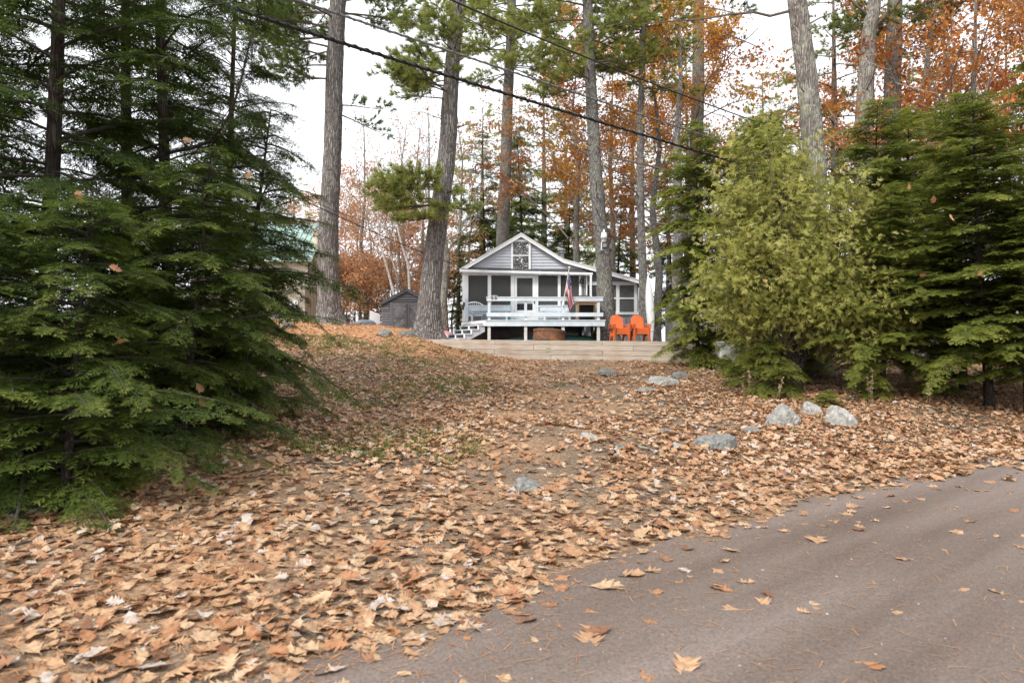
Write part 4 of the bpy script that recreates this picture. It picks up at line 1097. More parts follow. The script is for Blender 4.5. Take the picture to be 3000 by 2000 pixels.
# hemlock spray: flat, feathery, drooping tip
def hemlock_spray(nst, w, seed):
    r = random.Random(seed); it = []
    for k in range(nst):
        x = .04 + .84 * k / (nst - 1)
        L = .36 * (1 - (k / nst) ** 1.3) + .10
        for s in (-1, 1):
            if r.random() < .12: continue
            a = math.radians(r.uniform(30, 66)); L_ = L * r.uniform(.55, 1.3)
            it.append(((x + r.uniform(-.02, .02), 0, r.uniform(-.01, .01)), (math.cos(a), s * math.sin(a), r.uniform(-.25, .1)), L_, w * r.uniform(.8, 1.2)))
            if L_ > .26:      # side shoots on the long twigs
                for f in (.5,):
                    bx = x + math.cos(a) * L_ * f; by = s * math.sin(a) * L_ * f
                    for s2 in (-.6, .55):
                        it.append(((bx, by, -.02), (math.cos(a + s2), s * math.sin(a + s2), r.uniform(-.2, .05)), L_ * .42, w * .9))
    it.append(((.80, 0, 0), (1, 0, -.05), .24, w))
    it.append(((.0, 0, 0), (1, 0, 0), .9, w * .7))
    V, Fq = diamonds(it, .16)
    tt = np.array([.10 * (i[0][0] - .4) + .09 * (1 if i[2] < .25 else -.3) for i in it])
    return V, Fq, tt
HS = [hemlock_spray(10, .040, s) for s in (1, 2, 5, 6)]
HSC = [hemlock_spray(7, .062, s) for s in (3, 4, 7, 8)]
def trunk_tube(g, pts, rads, n=16, flare=.6, seed=0, step=.35, mat=0, lobes=5, fl=.4):
    pts = np.array(pts, float); rads = np.array(rads, float)
    d = np.concatenate([[0], np.cumsum(np.linalg.norm(np.diff(pts, axis=0), axis=1))])
    m = max(6, int(d[-1] / step)); t = np.concatenate([np.linspace(0, min(1.2, d[-1] * .2), 8)[:-1], np.linspace(min(1.2, d[-1] * .2), d[-1], m)])
    path = np.stack([np.interp(t, d, pts[:, i]) for i in range(3)], -1); rr = np.interp(t, d, rads)
    rng = np.random.default_rng(seed); a = np.arange(n) * 2 * PI / n; ph = rng.uniform(0, 6.28)
    path[:, 0] += .07 * rr * np.sin(t * .9 + ph) * np.clip(t / 2, 0, 1); path[:, 1] += .07 * rr * np.cos(t * .7 + ph) * np.clip(t / 2, 0, 1)
    fle = flare * np.exp(-t / fl)
    R = rr[:, None] * (1 + fle[:, None] * (1 + .55 * np.cos(lobes * a + ph)[None, :]) + .03 * rng.normal(0, 1, (len(t), n)) + .03 * np.cos(3 * a[None, :] + t[:, None]))
    V = np.stack([path[:, 0:1] + R * np.cos(a), path[:, 1:2] + R * np.sin(a), np.repeat(path[:, 2:3], n, 1)], -1)
    i, j = np.meshgrid(np.arange(len(t) - 1), np.arange(n), indexing='ij')
    q = np.stack([i * n + j, i * n + (j + 1) % n, (i + 1) * n + (j + 1) % n, (i + 1) * n + j], -1).reshape(-1, 4)
    g.add(V.reshape(-1, 3), q, mat=mat)
    return path, rr

def hemlock_geo(seed, h, r, low=.06, nb=60, spray=.42, coarse=False, step=.13, tint=.42, skirt=.0, rtop=.8, tr=None, prof=None, gap=0.0, tpow=.92, lift=0., rollv=.3):
    """local coordinates, base at origin; returns trunk, crown"""
    rng = np.random.default_rng(seed)
    tr = tr or .0075 * h + .015
    gt, gc = G(), G()
    top = np.array((rng.normal(0, .04) * h, rng.normal(0, .04) * h, h))
    trunk_tube(gt, [(0, 0, -.15), top * .5 + (rng.normal(0, .03), 0, 0), top], [tr, tr * .6, .008], 10, .35, seed, .4)
    pos, fw, up, sc, ti = [], [], [], [], []
    for i in range(nb):
        t = (i + rng.uniform(0, 1)) / nb
        t = t ** tpow
        zb = h * (low + (1 - low) * t)
        if gap and rng.uniform() < gap: continue
        if prof: Lb = r * np.interp(t, prof[0], prof[1])
        else: Lb = r * ((1 - t) ** rtop * .96 + .04) * (1 if t > .12 else .75 + 2 * t)
        Lb *= rng.uniform(.5, 1.08) if rng.uniform() < .84 else rng.uniform(1.1, 1.38)
        az = i * 2.399 + rng.uniform(-.9, .9)
        if math.sin(az * 2 + zb * 2.3 + seed) > .72 and rng.uniform() < .6: Lb *= .5
        el = rng.uniform(-.22, .50) + .30 * t + lift
        dr = rng.uniform(.28, .55) * (1 - .4 * t) + skirt
        o = np.array((math.cos(az), math.sin(az), 0)); base = np.array((top[0] * zb / h, top[1] * zb / h, zb))
        s = np.linspace(0, 1, 8); bend = rng.normal(0, .10)
        perp = np.array((-o[1], o[0], 0))
        path = base + np.outer(s * Lb, o) + np.outer(bend * Lb * s ** 2, perp); path[:, 2] += Lb * (el * s - dr * s ** 2)
        gc.tube(path, np.linspace(.010 + .006 * Lb, .003, 8), 4, mat=1, cap=False)
        n = max(2, int(Lb * .86 / step))
        for k in range(n):
            f = .14 + .86 * (k + rng.uniform(0, .8)) / n; f = min(f, 1)
            p = np.array([np.interp(f, s, path[:, c]) for c in range(3)])
            tg = unit(np.array([np.interp(min(1, f + .05), s, path[:, c]) - np.interp(max(0, f - .05), s, path[:, c]) for c in range(3)]))
            sp = np.cross((0, 0, 1), tg); sp /= np.linalg.norm(sp) + 1e-9
            for sd in ((-1, 1, 0) if k % 2 else (-1, 1)):
                a = math.radians(rng.uniform(35, 68)) if sd else rng.uniform(-.35, .35)
                L = min(spray * (.45 + .9 * (1 - f)) * rng.uniform(.75, 1.25), spray * 1.35, .25 + .5 * Lb)
                d = tg * math.cos(a) + (sd or 1) * sp * math.sin(a); d[2] -= rng.uniform(.0, .35) if sd else -.06
                pos.append(p + (0, 0, .012 if not sd else 0)); fw.append(d); sc.append(L)
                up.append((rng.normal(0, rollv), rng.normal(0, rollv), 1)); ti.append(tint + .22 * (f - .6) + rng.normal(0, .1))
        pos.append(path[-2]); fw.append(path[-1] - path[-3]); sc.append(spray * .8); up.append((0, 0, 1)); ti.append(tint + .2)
    pos, fw, up, sc, ti = map(np.array, (pos, fw, up, sc, ti))
    T = HSC if coarse else HS
    w = rng.integers(0, 4, len(pos))
    for v in range(4):
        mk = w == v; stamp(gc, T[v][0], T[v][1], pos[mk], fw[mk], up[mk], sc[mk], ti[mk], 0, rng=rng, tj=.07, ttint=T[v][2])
    return gt, gc
def grounded(x, y, dz=0): return (x, y, float(gh(x, y)) + dz)
def plant_tree(name, label, cat, base, gt, gc, bark, leaf, group, rot=0, scale=1, crown_name='crown', wood=None, mt=None, mc=None):
    r = bpy.data.objects.new(name, None); COL.objects.link(r); r.location = base; r.rotation_euler = (0, 0, rot); r.scale = (scale,) * 3 if np.isscalar(scale) else scale
    tag(r, label, cat, group)
    if gt is not None: mt = gt.mesh('trunk', bark, smooth=True)
    if gc is not None: mc = gc.mesh('crown', [leaf, wood or MT['twig']])
    link('trunk', mt, r)
    c = link(crown_name, mc, r)
    return r, mt, mc

# ------------------------------------------------------------------ pines
def tuft_template(n, w, seed):
    r = random.Random(seed); V, T = [], []
    for k in range(n):
        a = r.uniform(0, 2 * PI); sp = r.uniform(.15, 1.0)
        d = np.array((1, sp * math.cos(a), sp * math.sin(a))); d /= np.linalg.norm(d)
        L = r.uniform(.7, 1.1); s = np.cross(d, (r.uniform(-1, 1), r.uniform(-1, 1), r.uniform(-1, 1))); s /= np.linalg.norm(s)
        b = np.array((r.uniform(-.15, .15), 0, 0)); k0 = len(V)
        tip = b + d * L; tip[2] -= .12 * L
        V += [b + s * w / 2, b - s * w / 2, tip]; T.append((k0, k0 + 1, k0 + 2))
    return np.array(V), np.array(T)
TUFT = [tuft_template(20, .075, s) for s in (1, 2, 3)]
class Pine:
    def __init__(s, seed): s.rng = np.random.default_rng(seed); s.g = G(); s.pos = []; s.fw = []; s.sc = []; s.ti = []
    def bough(s, start, az, L, el=.15, dens=1.0, size=.25, tint=.48, sag=.17):
        rng = s.rng; start = np.array(start, float); L = L * 1.12; o = np.array((math.cos(az), math.sin(az), 0)); perp = np.array((-o[1], o[0], 0))
        u = np.linspace(0, 1, 8); bend = rng.normal(0, .12)
        path = start + np.outer(u * L, o) + np.outer(bend * L * u ** 2, perp); path[:, 2] += L * (el * u - sag * u ** 2 * 2 + sag * u ** 4 * 1.6)
        s.g.tube(path, np.linspace(.012 + .011 * L, .006, 8), 5, mat=1, cap=False)
        n = max(6, int(L * 8.5 * dens))
        for k in range(n):
            f = .28 + .72 * (k + rng.uniform(0, 1)) / n; f = min(f, .99)
            p = np.array([np.interp(f, u, path[:, c]) for c in range(3)]); sd = rng.choice((-1, 1))
            a = math.radians(rng.uniform(25, 75)); d = o * math.cos(a) + sd * perp * math.sin(a); d[2] += rng.uniform(-.15, .45)
            Ls = (.38 * L * (1.15 - f) + .30) * rng.uniform(.6, 1.2)
            q = np.stack([p + d * Ls * v + np.array((0, 0, .15 * Ls * v * v)) for v in np.linspace(0, 1, 4)])
            s.g.tube(q, [.008, .006, .005, .004], 3, mat=1, cap=False)
            m = max(2, int(Ls / .16))
            for j in range(m):
                v = .25 + .75 * (j + rng.uniform(0, 1)) / m
                pp = p + d * Ls * v; e = d + rng.normal(0, .5, 3); e[2] += .3
                s.pos.append(pp + e * .04); s.fw.append(e); s.sc.append(size * rng.uniform(.8, 1.25)); s.ti.append(tint + rng.normal(0, .13))
            s.pos.append(p + d * Ls); s.fw.append(d + np.array((0, 0, .25))); s.sc.append(size * 1.15); s.ti.append(tint + .1)
    def twig(s, start, az, L, el, r=.014, mat=1, kink=.12):
        rng = s.rng; u = np.linspace(0, 1, 7); o = np.array((math.cos(az), math.sin(az), 0))
        path = np.array(start) + np.outer(u * L, o); path[:, 2] += L * el * u; path[1:] += np.cumsum(rng.normal(0, kink * L / 7, (6, 3)), 0)
        s.g.tube(path, np.linspace(r, r * .35, 7), 5, mat=mat, cap=False); return path
    def done(s):
        pos, fw, sc, ti = map(np.array, (s.pos, s.fw, s.sc, s.ti)); N = len(pos)
        w = s.rng.integers(0, 3, N)
        for v in range(3):
            mk = w == v; stamp(s.g, *TUFT[v], pos[mk], fw[mk], s.rng.normal(0, 1, (mk.sum(), 3)), sc[mk], ti[mk], 0, tri=True, rng=s.rng, tj=.06)
        return s.g
def pine_tree(seed, base_px, Y, path_px, rad_px, height, label, bark, leaf, boughs=(), crown_from=None, nb=18, bl=3.2, stubs=0, flare=.75, group='tall white pines around the cottage', twigs=(), base_z=None, name='pine_tree', sides=20, stub_z=(2.5, 12), gapf=0., fill=None):
    """path_px: (px,py) trunk centre line; rad_px widths"""
    bx = (base_px[0] - 1500) / F * Y; bz = float(gh(bx, Y)) if base_z is None else base_z
    pts = [(bx, Y, bz - .15)]; rads = [rad_px[0] / 2 / F * Y]
    for (px, py), w in zip(path_px, rad_px[1:]):
        p = P(px, py, Y)
        if p[2] > pts[-1][2] + .2: pts.append(p); rads.append(w / 2 / F * Y)
    a, b = np.array(pts[-2]), np.array(pts[-1]); ztop = bz + height
    if b[2] < ztop:
        sl = (b - a) / (b[2] - a[2]); pts.append(tuple(b + sl * .6 * (ztop - b[2]))); 
        pts[-1] = (pts[-1][0], pts[-1][1], ztop); rads.append(.03)
    base = np.array((bx, Y, bz))
    gt = G(); L0 = np.array(pts) - base
    path, rr = trunk_tube(gt, L0, rads, sides, flare, seed, .3, fl=.42)
    pn = Pine(seed)
    def on(z): return np.array([np.interp(z, path[:, 2], path[:, c]) for c in range(3)]), float(np.interp(z, path[:, 2], rr))
    rng = pn.rng
    for k in range(stubs):
        z = rng.uniform(*stub_z) ; p, r = on(z); az = rng.uniform(0, 2 * PI); o = np.array((math.cos(az), math.sin(az), 0))
        pn.twig(p + o * r * .7, az, rng.choice((.2, .3, .5, .9, 1.5)) * rng.uniform(.7, 1.3), rng.uniform(-.1, .5), rng.uniform(.014, .03))
    for (z, az, L, el, dens, tint) in boughs:
        p, r = on(z - bz if z > 0 else 0); pn.bough(p, az, L, el, dens, tint=tint)
    if fill:
        n_, pa_, pb_, az0, az1, l0, l1, tn_ = fill
        for k in range(n_):
            z = P(0, pa_ + (pb_ - pa_) * (k + rng.uniform(0, 1)) / n_, Y)[2] - bz; p, r = on(z)
            pn.bough(p, rng.uniform(az0, az1), rng.uniform(l0, l1), rng.uniform(-.05, .3), .75, size=.26, tint=tn_ + rng.normal(0, .06))
    for (z, az, L, el, r_) in twigs:
        p, r = on(z - bz); pn.twig(p, az, L, el, r_)
    if crown_from is not None:
        for k in range(nb):
            t = (k + rng.uniform(0, 1)) / nb; z = crown_from - bz + (height - .4 - (crown_from - bz)) * t
            p, r = on(z); L = bl * (1 - t ** 2 * .8) * rng.uniform(.6, 1.15)
            pn.bough(p, k * 2.4 + rng.uniform(-.4, .4), L, rng.uniform(.05, .4), .8, tint=.42)
    gc = pn.done() if pn.pos else pn.g
    r_, _, _ = plant_tree(name, label, 'tree', tuple(base), gt, gc, bark, leaf, group)
    return r_
E, Wd_, N_, S_ = 0, PI, PI / 2, -PI / 2
# furrowed pine left of the shed
pine_tree(11, (968, 948), 29, [(962, 850), (966, 600), (978, 300), (990, 0)], [66, 62, 54, 50, 46], 22, 'thick furrowed pine trunk standing alone between the dark hemlocks and the shed', MT['bark_pine'], MT['pine'],
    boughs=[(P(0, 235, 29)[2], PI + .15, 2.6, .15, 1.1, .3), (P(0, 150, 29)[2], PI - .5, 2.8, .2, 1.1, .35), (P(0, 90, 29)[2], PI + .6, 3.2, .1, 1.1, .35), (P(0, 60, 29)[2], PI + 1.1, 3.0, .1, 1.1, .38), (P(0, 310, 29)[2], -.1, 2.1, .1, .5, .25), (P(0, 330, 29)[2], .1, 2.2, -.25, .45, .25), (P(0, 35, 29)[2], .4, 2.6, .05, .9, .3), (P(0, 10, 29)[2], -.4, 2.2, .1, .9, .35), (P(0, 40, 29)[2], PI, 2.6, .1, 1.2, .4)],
    crown_from=15.4, nb=16, bl=3.6, fill=(9, 10, 240, 2.4, 4.0, 2.0, 3.6, .35))
# big leaning pine in front of the shed
pine_tree(12, (1250, 975), 25.6, [(1262, 850), (1290, 600), (1312, 400), (1330, 150), (1343, 0)], [76, 62, 55, 50, 42, 40], 21, 'broad pine trunk leaning right in front of the shed doors with green boughs', MT['bark_pine'], MT['pine_bright'],
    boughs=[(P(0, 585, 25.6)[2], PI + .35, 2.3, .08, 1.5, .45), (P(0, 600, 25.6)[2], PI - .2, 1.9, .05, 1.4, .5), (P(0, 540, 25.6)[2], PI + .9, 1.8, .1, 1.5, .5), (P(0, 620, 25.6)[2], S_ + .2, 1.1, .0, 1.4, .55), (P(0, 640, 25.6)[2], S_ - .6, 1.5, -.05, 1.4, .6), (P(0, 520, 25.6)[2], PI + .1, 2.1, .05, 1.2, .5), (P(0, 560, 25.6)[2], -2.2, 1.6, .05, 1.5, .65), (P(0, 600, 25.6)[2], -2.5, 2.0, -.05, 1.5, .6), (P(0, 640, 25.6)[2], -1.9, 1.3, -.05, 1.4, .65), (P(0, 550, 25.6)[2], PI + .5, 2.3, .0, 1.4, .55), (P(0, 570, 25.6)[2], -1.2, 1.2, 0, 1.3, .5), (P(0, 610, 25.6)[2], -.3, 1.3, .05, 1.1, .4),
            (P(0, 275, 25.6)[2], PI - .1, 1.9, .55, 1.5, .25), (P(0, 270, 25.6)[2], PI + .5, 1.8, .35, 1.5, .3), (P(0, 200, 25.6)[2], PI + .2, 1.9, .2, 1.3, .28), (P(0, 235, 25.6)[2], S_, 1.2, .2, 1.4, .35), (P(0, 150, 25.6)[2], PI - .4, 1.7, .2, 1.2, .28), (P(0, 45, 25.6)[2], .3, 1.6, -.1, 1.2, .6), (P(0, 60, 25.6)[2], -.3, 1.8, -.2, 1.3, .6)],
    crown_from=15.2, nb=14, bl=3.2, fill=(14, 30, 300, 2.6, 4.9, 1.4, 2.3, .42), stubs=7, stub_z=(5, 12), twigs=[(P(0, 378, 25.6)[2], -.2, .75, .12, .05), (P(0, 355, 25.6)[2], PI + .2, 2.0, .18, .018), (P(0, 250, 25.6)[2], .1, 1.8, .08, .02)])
# slimmer pine behind the gable
pine_tree(13, (1470, 900), 39, [(1473, 700), (1481, 480), (1490, 250), (1500, 0)], [40, 37, 34, 30, 26], 25, 'slim pine with many dead stubs rising behind the gable peak', MT['bark_pine2'], MT['pine_bright'],
    boughs=[(P(0, 150, 39)[2], PI + .2, 3.2, .1, 1.2, .5), (P(0, 120, 39)[2], PI - .5, 2.8, .0, 1.2, .55), (P(0, 60, 39)[2], .3, 3.0, .1, 1.0, .45), (P(0, 40, 39)[2], PI + .6, 3.4, .05, 1.2, .55), (P(0, 200, 39)[2], .2, 2.4, -.1, .7, .3), (P(0, 215, 39)[2], PI, 2.2, -.1, .8, .45), (P(0, 185, 39)[2], S_, 1.8, -.1, 1.0, .5), (P(0, 20, 39)[2], -.4, 3.2, .0, 1.0, .4), (P(0, 90, 39)[2], S_ + .4, 2.2, 0, 1.0, .45)],
    crown_from=21, nb=10, bl=3.5, fill=(22, 0, 240, 0, 6.28, 1.8, 3.4, .5), stubs=42, stub_z=(5, 17))
# pine in front of the cottage wing
pine_tree(14, (1778, 985), 26.3, [(1772, 850), (1762, 700), (1745, 500), (1730, 250), (1722, 0)], [66, 47, 42, 38, 33, 29], 19, 'grey pine trunk rising in front of the cottage wing beside the orange chairs', MT['bark_pine2'], MT['pine_bright'],
    boughs=[(P(0, 160, 26.3)[2], PI + .2, 1.7, .1, 1.1, .35), (P(0, 215, 26.3)[2], PI - .2, 1.6, -.1, 1.0, .3), (P(0, 190, 26.3)[2], .2, 1.7, .1, 1.0, .55), (P(0, 100, 26.3)[2], .1, 2.2, .0, 1.1, .5), (P(0, 60, 26.3)[2], PI, 2.4, .1, 1.1, .4), (P(0, 140, 26.3)[2], S_, 1.2, .1, 1.1, .5), (P(0, 30, 26.3)[2], .3, 2.4, .05, 1.0, .45), (P(0, 20, 26.3)[2], PI + .5, 2.4, .05, 1.0, .4)],
    crown_from=14.9, nb=14, bl=2.8, fill=(15, 5, 260, 0, 6.28, 1.3, 2.6, .42), stubs=26, stub_z=(3.2, 12), flare=.5, twigs=[(P(0, 335, 26.3)[2], PI + .3, 1.9, .45, .02), (P(0, 340, 26.3)[2], .2, 1.7, .6, .02), (P(0, 420, 26.3)[2], PI, 1.0, .1, .015)])
pine_tree(15, (1892, 985), 26.8, [(1885, 850), (1876, 600), (1876, 350), (1884, 100), (1888, 0)], [36, 26, 22, 19, 16, 15], 17, 'slender lichen spotted trunk at the right corner of the cottage wing', MT['bark_pine2'], MT['pine_bright'],
    boughs=[(P(0, 130, 26.8)[2], .2, 1.8, .1, 1.0, .55), (P(0, 180, 26.8)[2], PI - .2, 1.4, .0, 1.0, .5), (P(0, 90, 26.8)[2], PI + .3, 1.9, .1, 1.0, .5), (P(0, 50, 26.8)[2], 0, 1.8, .1, 1.1, .45), (P(0, 20, 26.8)[2], PI, 1.7, .1, 1.1, .45)], crown_from=14.8, nb=8, bl=2.0, fill=(16, 10, 270, 0, 6.28, 1.2, 2.4, .45), stubs=14, stub_z=(4, 11), sides=14)
pine_tree(16, (2036, 900), 33, [(2040, 400), (2046, 200), (2048, 0)], [42, 38, 34, 30], 23, 'straight brown trunk rising out of amber leaves behind the dense hemlock', MT['bark_pine2'], MT['pine'],
    boughs=[(P(0, 15, 33)[2], PI, 2.6, .1, 1.0, .4), (P(0, 25, 33)[2], .2, 2.6, .2, .6, .35), (P(0, 110, 33)[2], .0, 2.4, -.3, .12, .35)], crown_from=18.6, nb=10, bl=3.5, stubs=10, stub_z=(8, 16), twigs=[(P(0, 60, 33)[2], .1, 3.2, -.45, .05), (P(0, 195, 33)[2], .15, 4.6, .28, .025)])
pine_tree(17, (2398, 900), 19.5, [(2388, 480), (2366, 250), (2335, 0)], [68, 63, 58, 53], 17, 'thick pale lichen covered trunk standing behind the yellow green cedar', MT['bark_lichen'], MT['oak'],
    boughs=[], crown_from=None, stubs=3, stub_z=(7, 10), twigs=[(P(0, 25, 19.5)[2], PI, 4.2, -.10, .045), (P(0, 80, 19.5)[2], .35, 1.5, .55, .03)], name='oak_tree', group='broadleaf trees behind the cedar', sides=18)
pine_tree(18, (2520, 900), 25.5, [(2530, 350), (2545, 100), (2562, 0)], [52, 46, 40, 36], 17, 'pale forked lichen trunk, left one of the pair behind the right hand hemlocks', MT['bark_lichen'], MT['oak'], crown_from=None, stubs=4, stub_z=(8, 13), twigs=[(P(0, 95, 25.5)[2], .1, 1.6, 1.2, .14), (P(0, 60, 25.5)[2], PI, 1.2, 1.0, .06)], name='oak_tree', group='broadleaf trees behind the cedar', sides=16)
pine_tree(19, (2612, 900), 26.5, [(2614, 350), (2618, 100), (2622, 0)], [50, 46, 43, 40], 20, 'straight grey pine trunk, right one of the pair behind the right hand hemlocks', MT['bark_pine2'], MT['pine'],
    boughs=[(P(0, 15, 26.5)[2], .3, 2.4, .1, .7, .5)], crown_from=15.3, nb=9, bl=3.2, fill=(5, 0, 120, 0, 6.28, 1.4, 2.4, .5), stubs=10, stub_z=(7, 13), twigs=[(P(0, 175, 26.5)[2], .2, 2.8, .42, .03), (P(0, 225, 26.5)[2], .1, .7, .7, .03), (P(0, 40, 26.5)[2], .2, 3.0, .2, .03)])
# full bright pine between the trunks
def full_pine(seed, px, Y, h, r, label, leaf, z0=.15, nb=34, tint=.5):
    bx = (px - 1500) / F * Y; base = grounded(bx, Y)
    gt = G(); path, rr = trunk_tube(gt, [(0, 0, -.15), (.1, 0, h * .5), (.0, 0, h)], [.012 * h + .05, .010 * h, .02], 12, .4, seed)
    pn = Pine(seed)
    for k in range(nb):
        t = (k + pn.rng.uniform(0, 1)) / nb; z = h * (z0 + (1 - z0) * t)
        L = r * (1 - t) ** .7 * pn.rng.uniform(.6, 1.1) + .25
        pn.bough((np.interp(z, path[:, 2], path[:, 0]), 0, z), k * 2.4, L, pn.rng.uniform(.1, .4), .75, size=.22, tint=tint)
    plant_tree('pine_tree', label, 'tree', base, gt, pn.done(), MT['bark_pine2'], leaf, 'tall white pines around the cottage')
full_pine(31, 2440, 31, 17.5, 4.3, 'full bright green pine filling the gap between the two lichen trunks', MT['pine_bright'], .25, 44, .5)
_src = [o for o in COL.objects if o.get('label', '').startswith('full bright green pine')][0]
for px, Y, s, rot, lab in ((1592, 50, 1.12, 1.0, 'full pine far behind the cottage roof peak'), (1855, 50, 1.1, 2.2, 'full pine far behind the cottage wing'), (1415, 58, 1.15, 3.1, 'far pine in the gap between leaning pine and slim stubby pine'), (2235, 44, 1.0, 4.0, 'full pine beyond the cedar top left of the thick lichen trunk'), (2720, 42, 1.15, 5.0, 'full pine beyond the orange oaks of the bank'), (860, 58, .8, .4, 'small distant pine left of the furrowed trunk'), (1655, 62, 1.2, .2, 'most distant pine beyond the russet oak')):
    o = copy_tree(_src); o.location = grounded((px - 1500) / F * Y, Y); o.rotation_euler = (0, 0, rot); o.scale = (s, s, s)
    tag(o, lab, 'tree', 'tall white pines around the cottage')

# ------------------------------------------------------------------ hemlocks
HG = 'hemlocks on both sides of the drive'
def shared(key, leaf, **kw):
    gt, gc = hemlock_geo(**kw); return gt.mesh('trunk', MT['bark_dark'], smooth=True), gc.mesh('crown', [leaf, MT['twig_dark']])
PR = ([0, .06, .2, .45, .7, 1], [.80, 1.0, 1.0, .85, .6, .05])
HM = {
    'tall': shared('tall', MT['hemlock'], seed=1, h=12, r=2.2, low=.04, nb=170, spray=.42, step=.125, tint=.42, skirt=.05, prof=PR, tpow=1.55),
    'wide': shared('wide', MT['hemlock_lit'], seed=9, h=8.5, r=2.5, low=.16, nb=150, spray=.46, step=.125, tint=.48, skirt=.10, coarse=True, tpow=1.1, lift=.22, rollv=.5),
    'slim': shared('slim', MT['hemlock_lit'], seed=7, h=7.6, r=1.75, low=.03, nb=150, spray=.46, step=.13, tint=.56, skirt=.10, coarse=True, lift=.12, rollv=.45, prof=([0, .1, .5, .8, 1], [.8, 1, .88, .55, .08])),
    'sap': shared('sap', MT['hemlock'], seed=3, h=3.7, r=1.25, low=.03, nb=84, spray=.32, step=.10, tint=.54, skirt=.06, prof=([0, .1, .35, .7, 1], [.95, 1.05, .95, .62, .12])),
    'seed': shared('seed', MT['hemlock_lit'], seed=21, h=.9, r=.85, low=.05, nb=48, spray=.28, step=.09, tint=.6, tr=.012),
}
HL = [  # x, y, mesh, scale xy, scale z, rot, leaf, label
    (-5.45, 7.9, 'tall', 1.0, 1.0, 0, None, 'tall dark hemlock with thick scaly trunk beside the mossy boulder'),
    (-4.75, 9.6, 'tall', .92, 1.05, 2.2, None, 'tall hemlock reaching its drooping boughs towards the furrowed pine'),
    (-4.0, 8.2, 'sap', 1.2, .95, .4, None, 'young hemlock with bright tips at the leafy edge of the drive'),
    (-3.95, 6.0, 'sap', 1.1, .78, 2.6, None, 'small hemlock sapling with upright leader beside the tall dark hemlock'),
    (-4.55, 6.5, 'sap', 1.3, .75, 4.6, None, 'squat bushy hemlock between the upright sapling and the tall dark hemlock'),
    (-7.4, 8.3, 'tall', 1.0, .95, 4.1, None, 'dark hemlock standing behind the mossy boulder'),
    (-6.9, 12.3, 'tall', 1.15, 1.2, 1.2, None, 'tall hemlock deeper in the group in front of the green roofed house'),
    (-5.2, 12.2, 'tall', .78, .8, 5.2, None, 'narrower hemlock at the rear of the dark group facing the shed'),
    (-4.2, 10.2, 'sap', 1.3, 1.3, 1.7, None, 'slender young hemlock at the rear of the leafy drive edge'),
    (5.8, 21.3, 'slim', 1.02, 1.02, 0, None, 'bright green hemlock at the right end of the timber wall'),
    (8.7, 16.8, 'wide', 1.05, .82, 2.4, None, 'broad hemlock directly behind the yellow green cedar'),
    (9.6, 13.7, 'wide', 1.1, .74, 0, None, 'hemlock with long layered boughs beside the cedar over the leafy bank'),
    (12.3, 15.2, 'wide', 1.3, 1.0, 1.1, None, 'tallest hemlock above the leafy bank by the road bend'),
    (7.9, 14.6, 'wide', .72, .52, 3.3, None, 'short hemlock filling the shade between cedar and taller hemlocks'),
    (11.3, 19.5, 'wide', 1.15, .9, 4.4, None, 'hemlock standing in front of the grey clapboard house'),
    (7.7, 21.8, 'slim', 1.2, 1.05, 2.0, None, 'hemlock between the thick lichen trunk and the white cabinet'),
    (6.9, 18.6, 'slim', 1.0, .95, 4.2, None, 'hemlock rising just behind the left shoulder of the cedar'),
    (10.6, 16.0, 'wide', 1.1, .8, .7, None, 'hemlock between the long layered one and the tallest one'),
    (-9.2, 11.4, 'tall', 1.1, 1.1, 3.0, None, 'hemlock at the outer rear of the dark group behind the mossy boulder'),
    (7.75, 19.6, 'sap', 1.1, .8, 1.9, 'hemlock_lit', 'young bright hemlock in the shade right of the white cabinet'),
    (9.9, 13.1, 'wide', .72, .5, 5.3, None, 'low bushy hemlock at the road end of the shaded bank'),
    (14.8, 16.6, 'wide', 1.1, 1.15, 2.9, None, 'outermost hemlock of the bank beyond the tallest one'),
]
for (x, y, key, sx, sz, rot, leaf, lab) in HL:
    plant_tree('hemlock_tree', lab, 'tree', grounded(x, y), None, None, None, None, HG, rot, (sx, sx, sz), mt=HM[key][0], mc=HM[key][1])
    if leaf:
        cc = [c for c in COL.objects if c.parent and c.name.startswith('crown')][-1]
        cc.material_slots[0].link = 'OBJECT'; cc.material_slots[0].material = MT[leaf]
# thin leaning dead sapling among the left hemlocks
def leaning():
    pts = [np.array(P(px, py, Y)) for px, py, Y in ((330, 1150, 9.6), (370, 560, 9.2), (520, 450, 9.0), (640, 375, 8.9), (720, 190, 8.8), (775, 40, 8.7))]
    b = np.array(grounded(pts[0][0], pts[0][1])); rng = np.random.default_rng(5)
    t = Thing('dead_sapling', 'thin bare dead sapling leaning right through the dark hemlock boughs', 'tree', tuple(b))
    k = np.linspace(0, 1, 6); u = np.linspace(0, 1, 24); A = np.array([b - (0, 0, .05)] + pts[1:])
    path = np.stack([np.polyval(np.polyfit(k, A[:, i], 4), u) for i in range(3)], -1)
    t.part('trunk', G().tube(path, np.linspace(.035, .008, 24), 8), MT['bark_dark'], smooth=True)
    for q in range(9):
        i = int(rng.integers(8, 23)); d = rng.normal(0, 1, 3); d[1] *= .4; d = d / np.linalg.norm(d)
        L = rng.uniform(.4, 1.1); pp = np.stack([path[i] + d * L * v + np.array((0, 0, -.1 * L * v * v)) for v in np.linspace(0, 1, 5)])
        t.part('twig', G().tube(pp, np.linspace(.010, .003, 5), 4), MT['bark_dark'])
leaning()
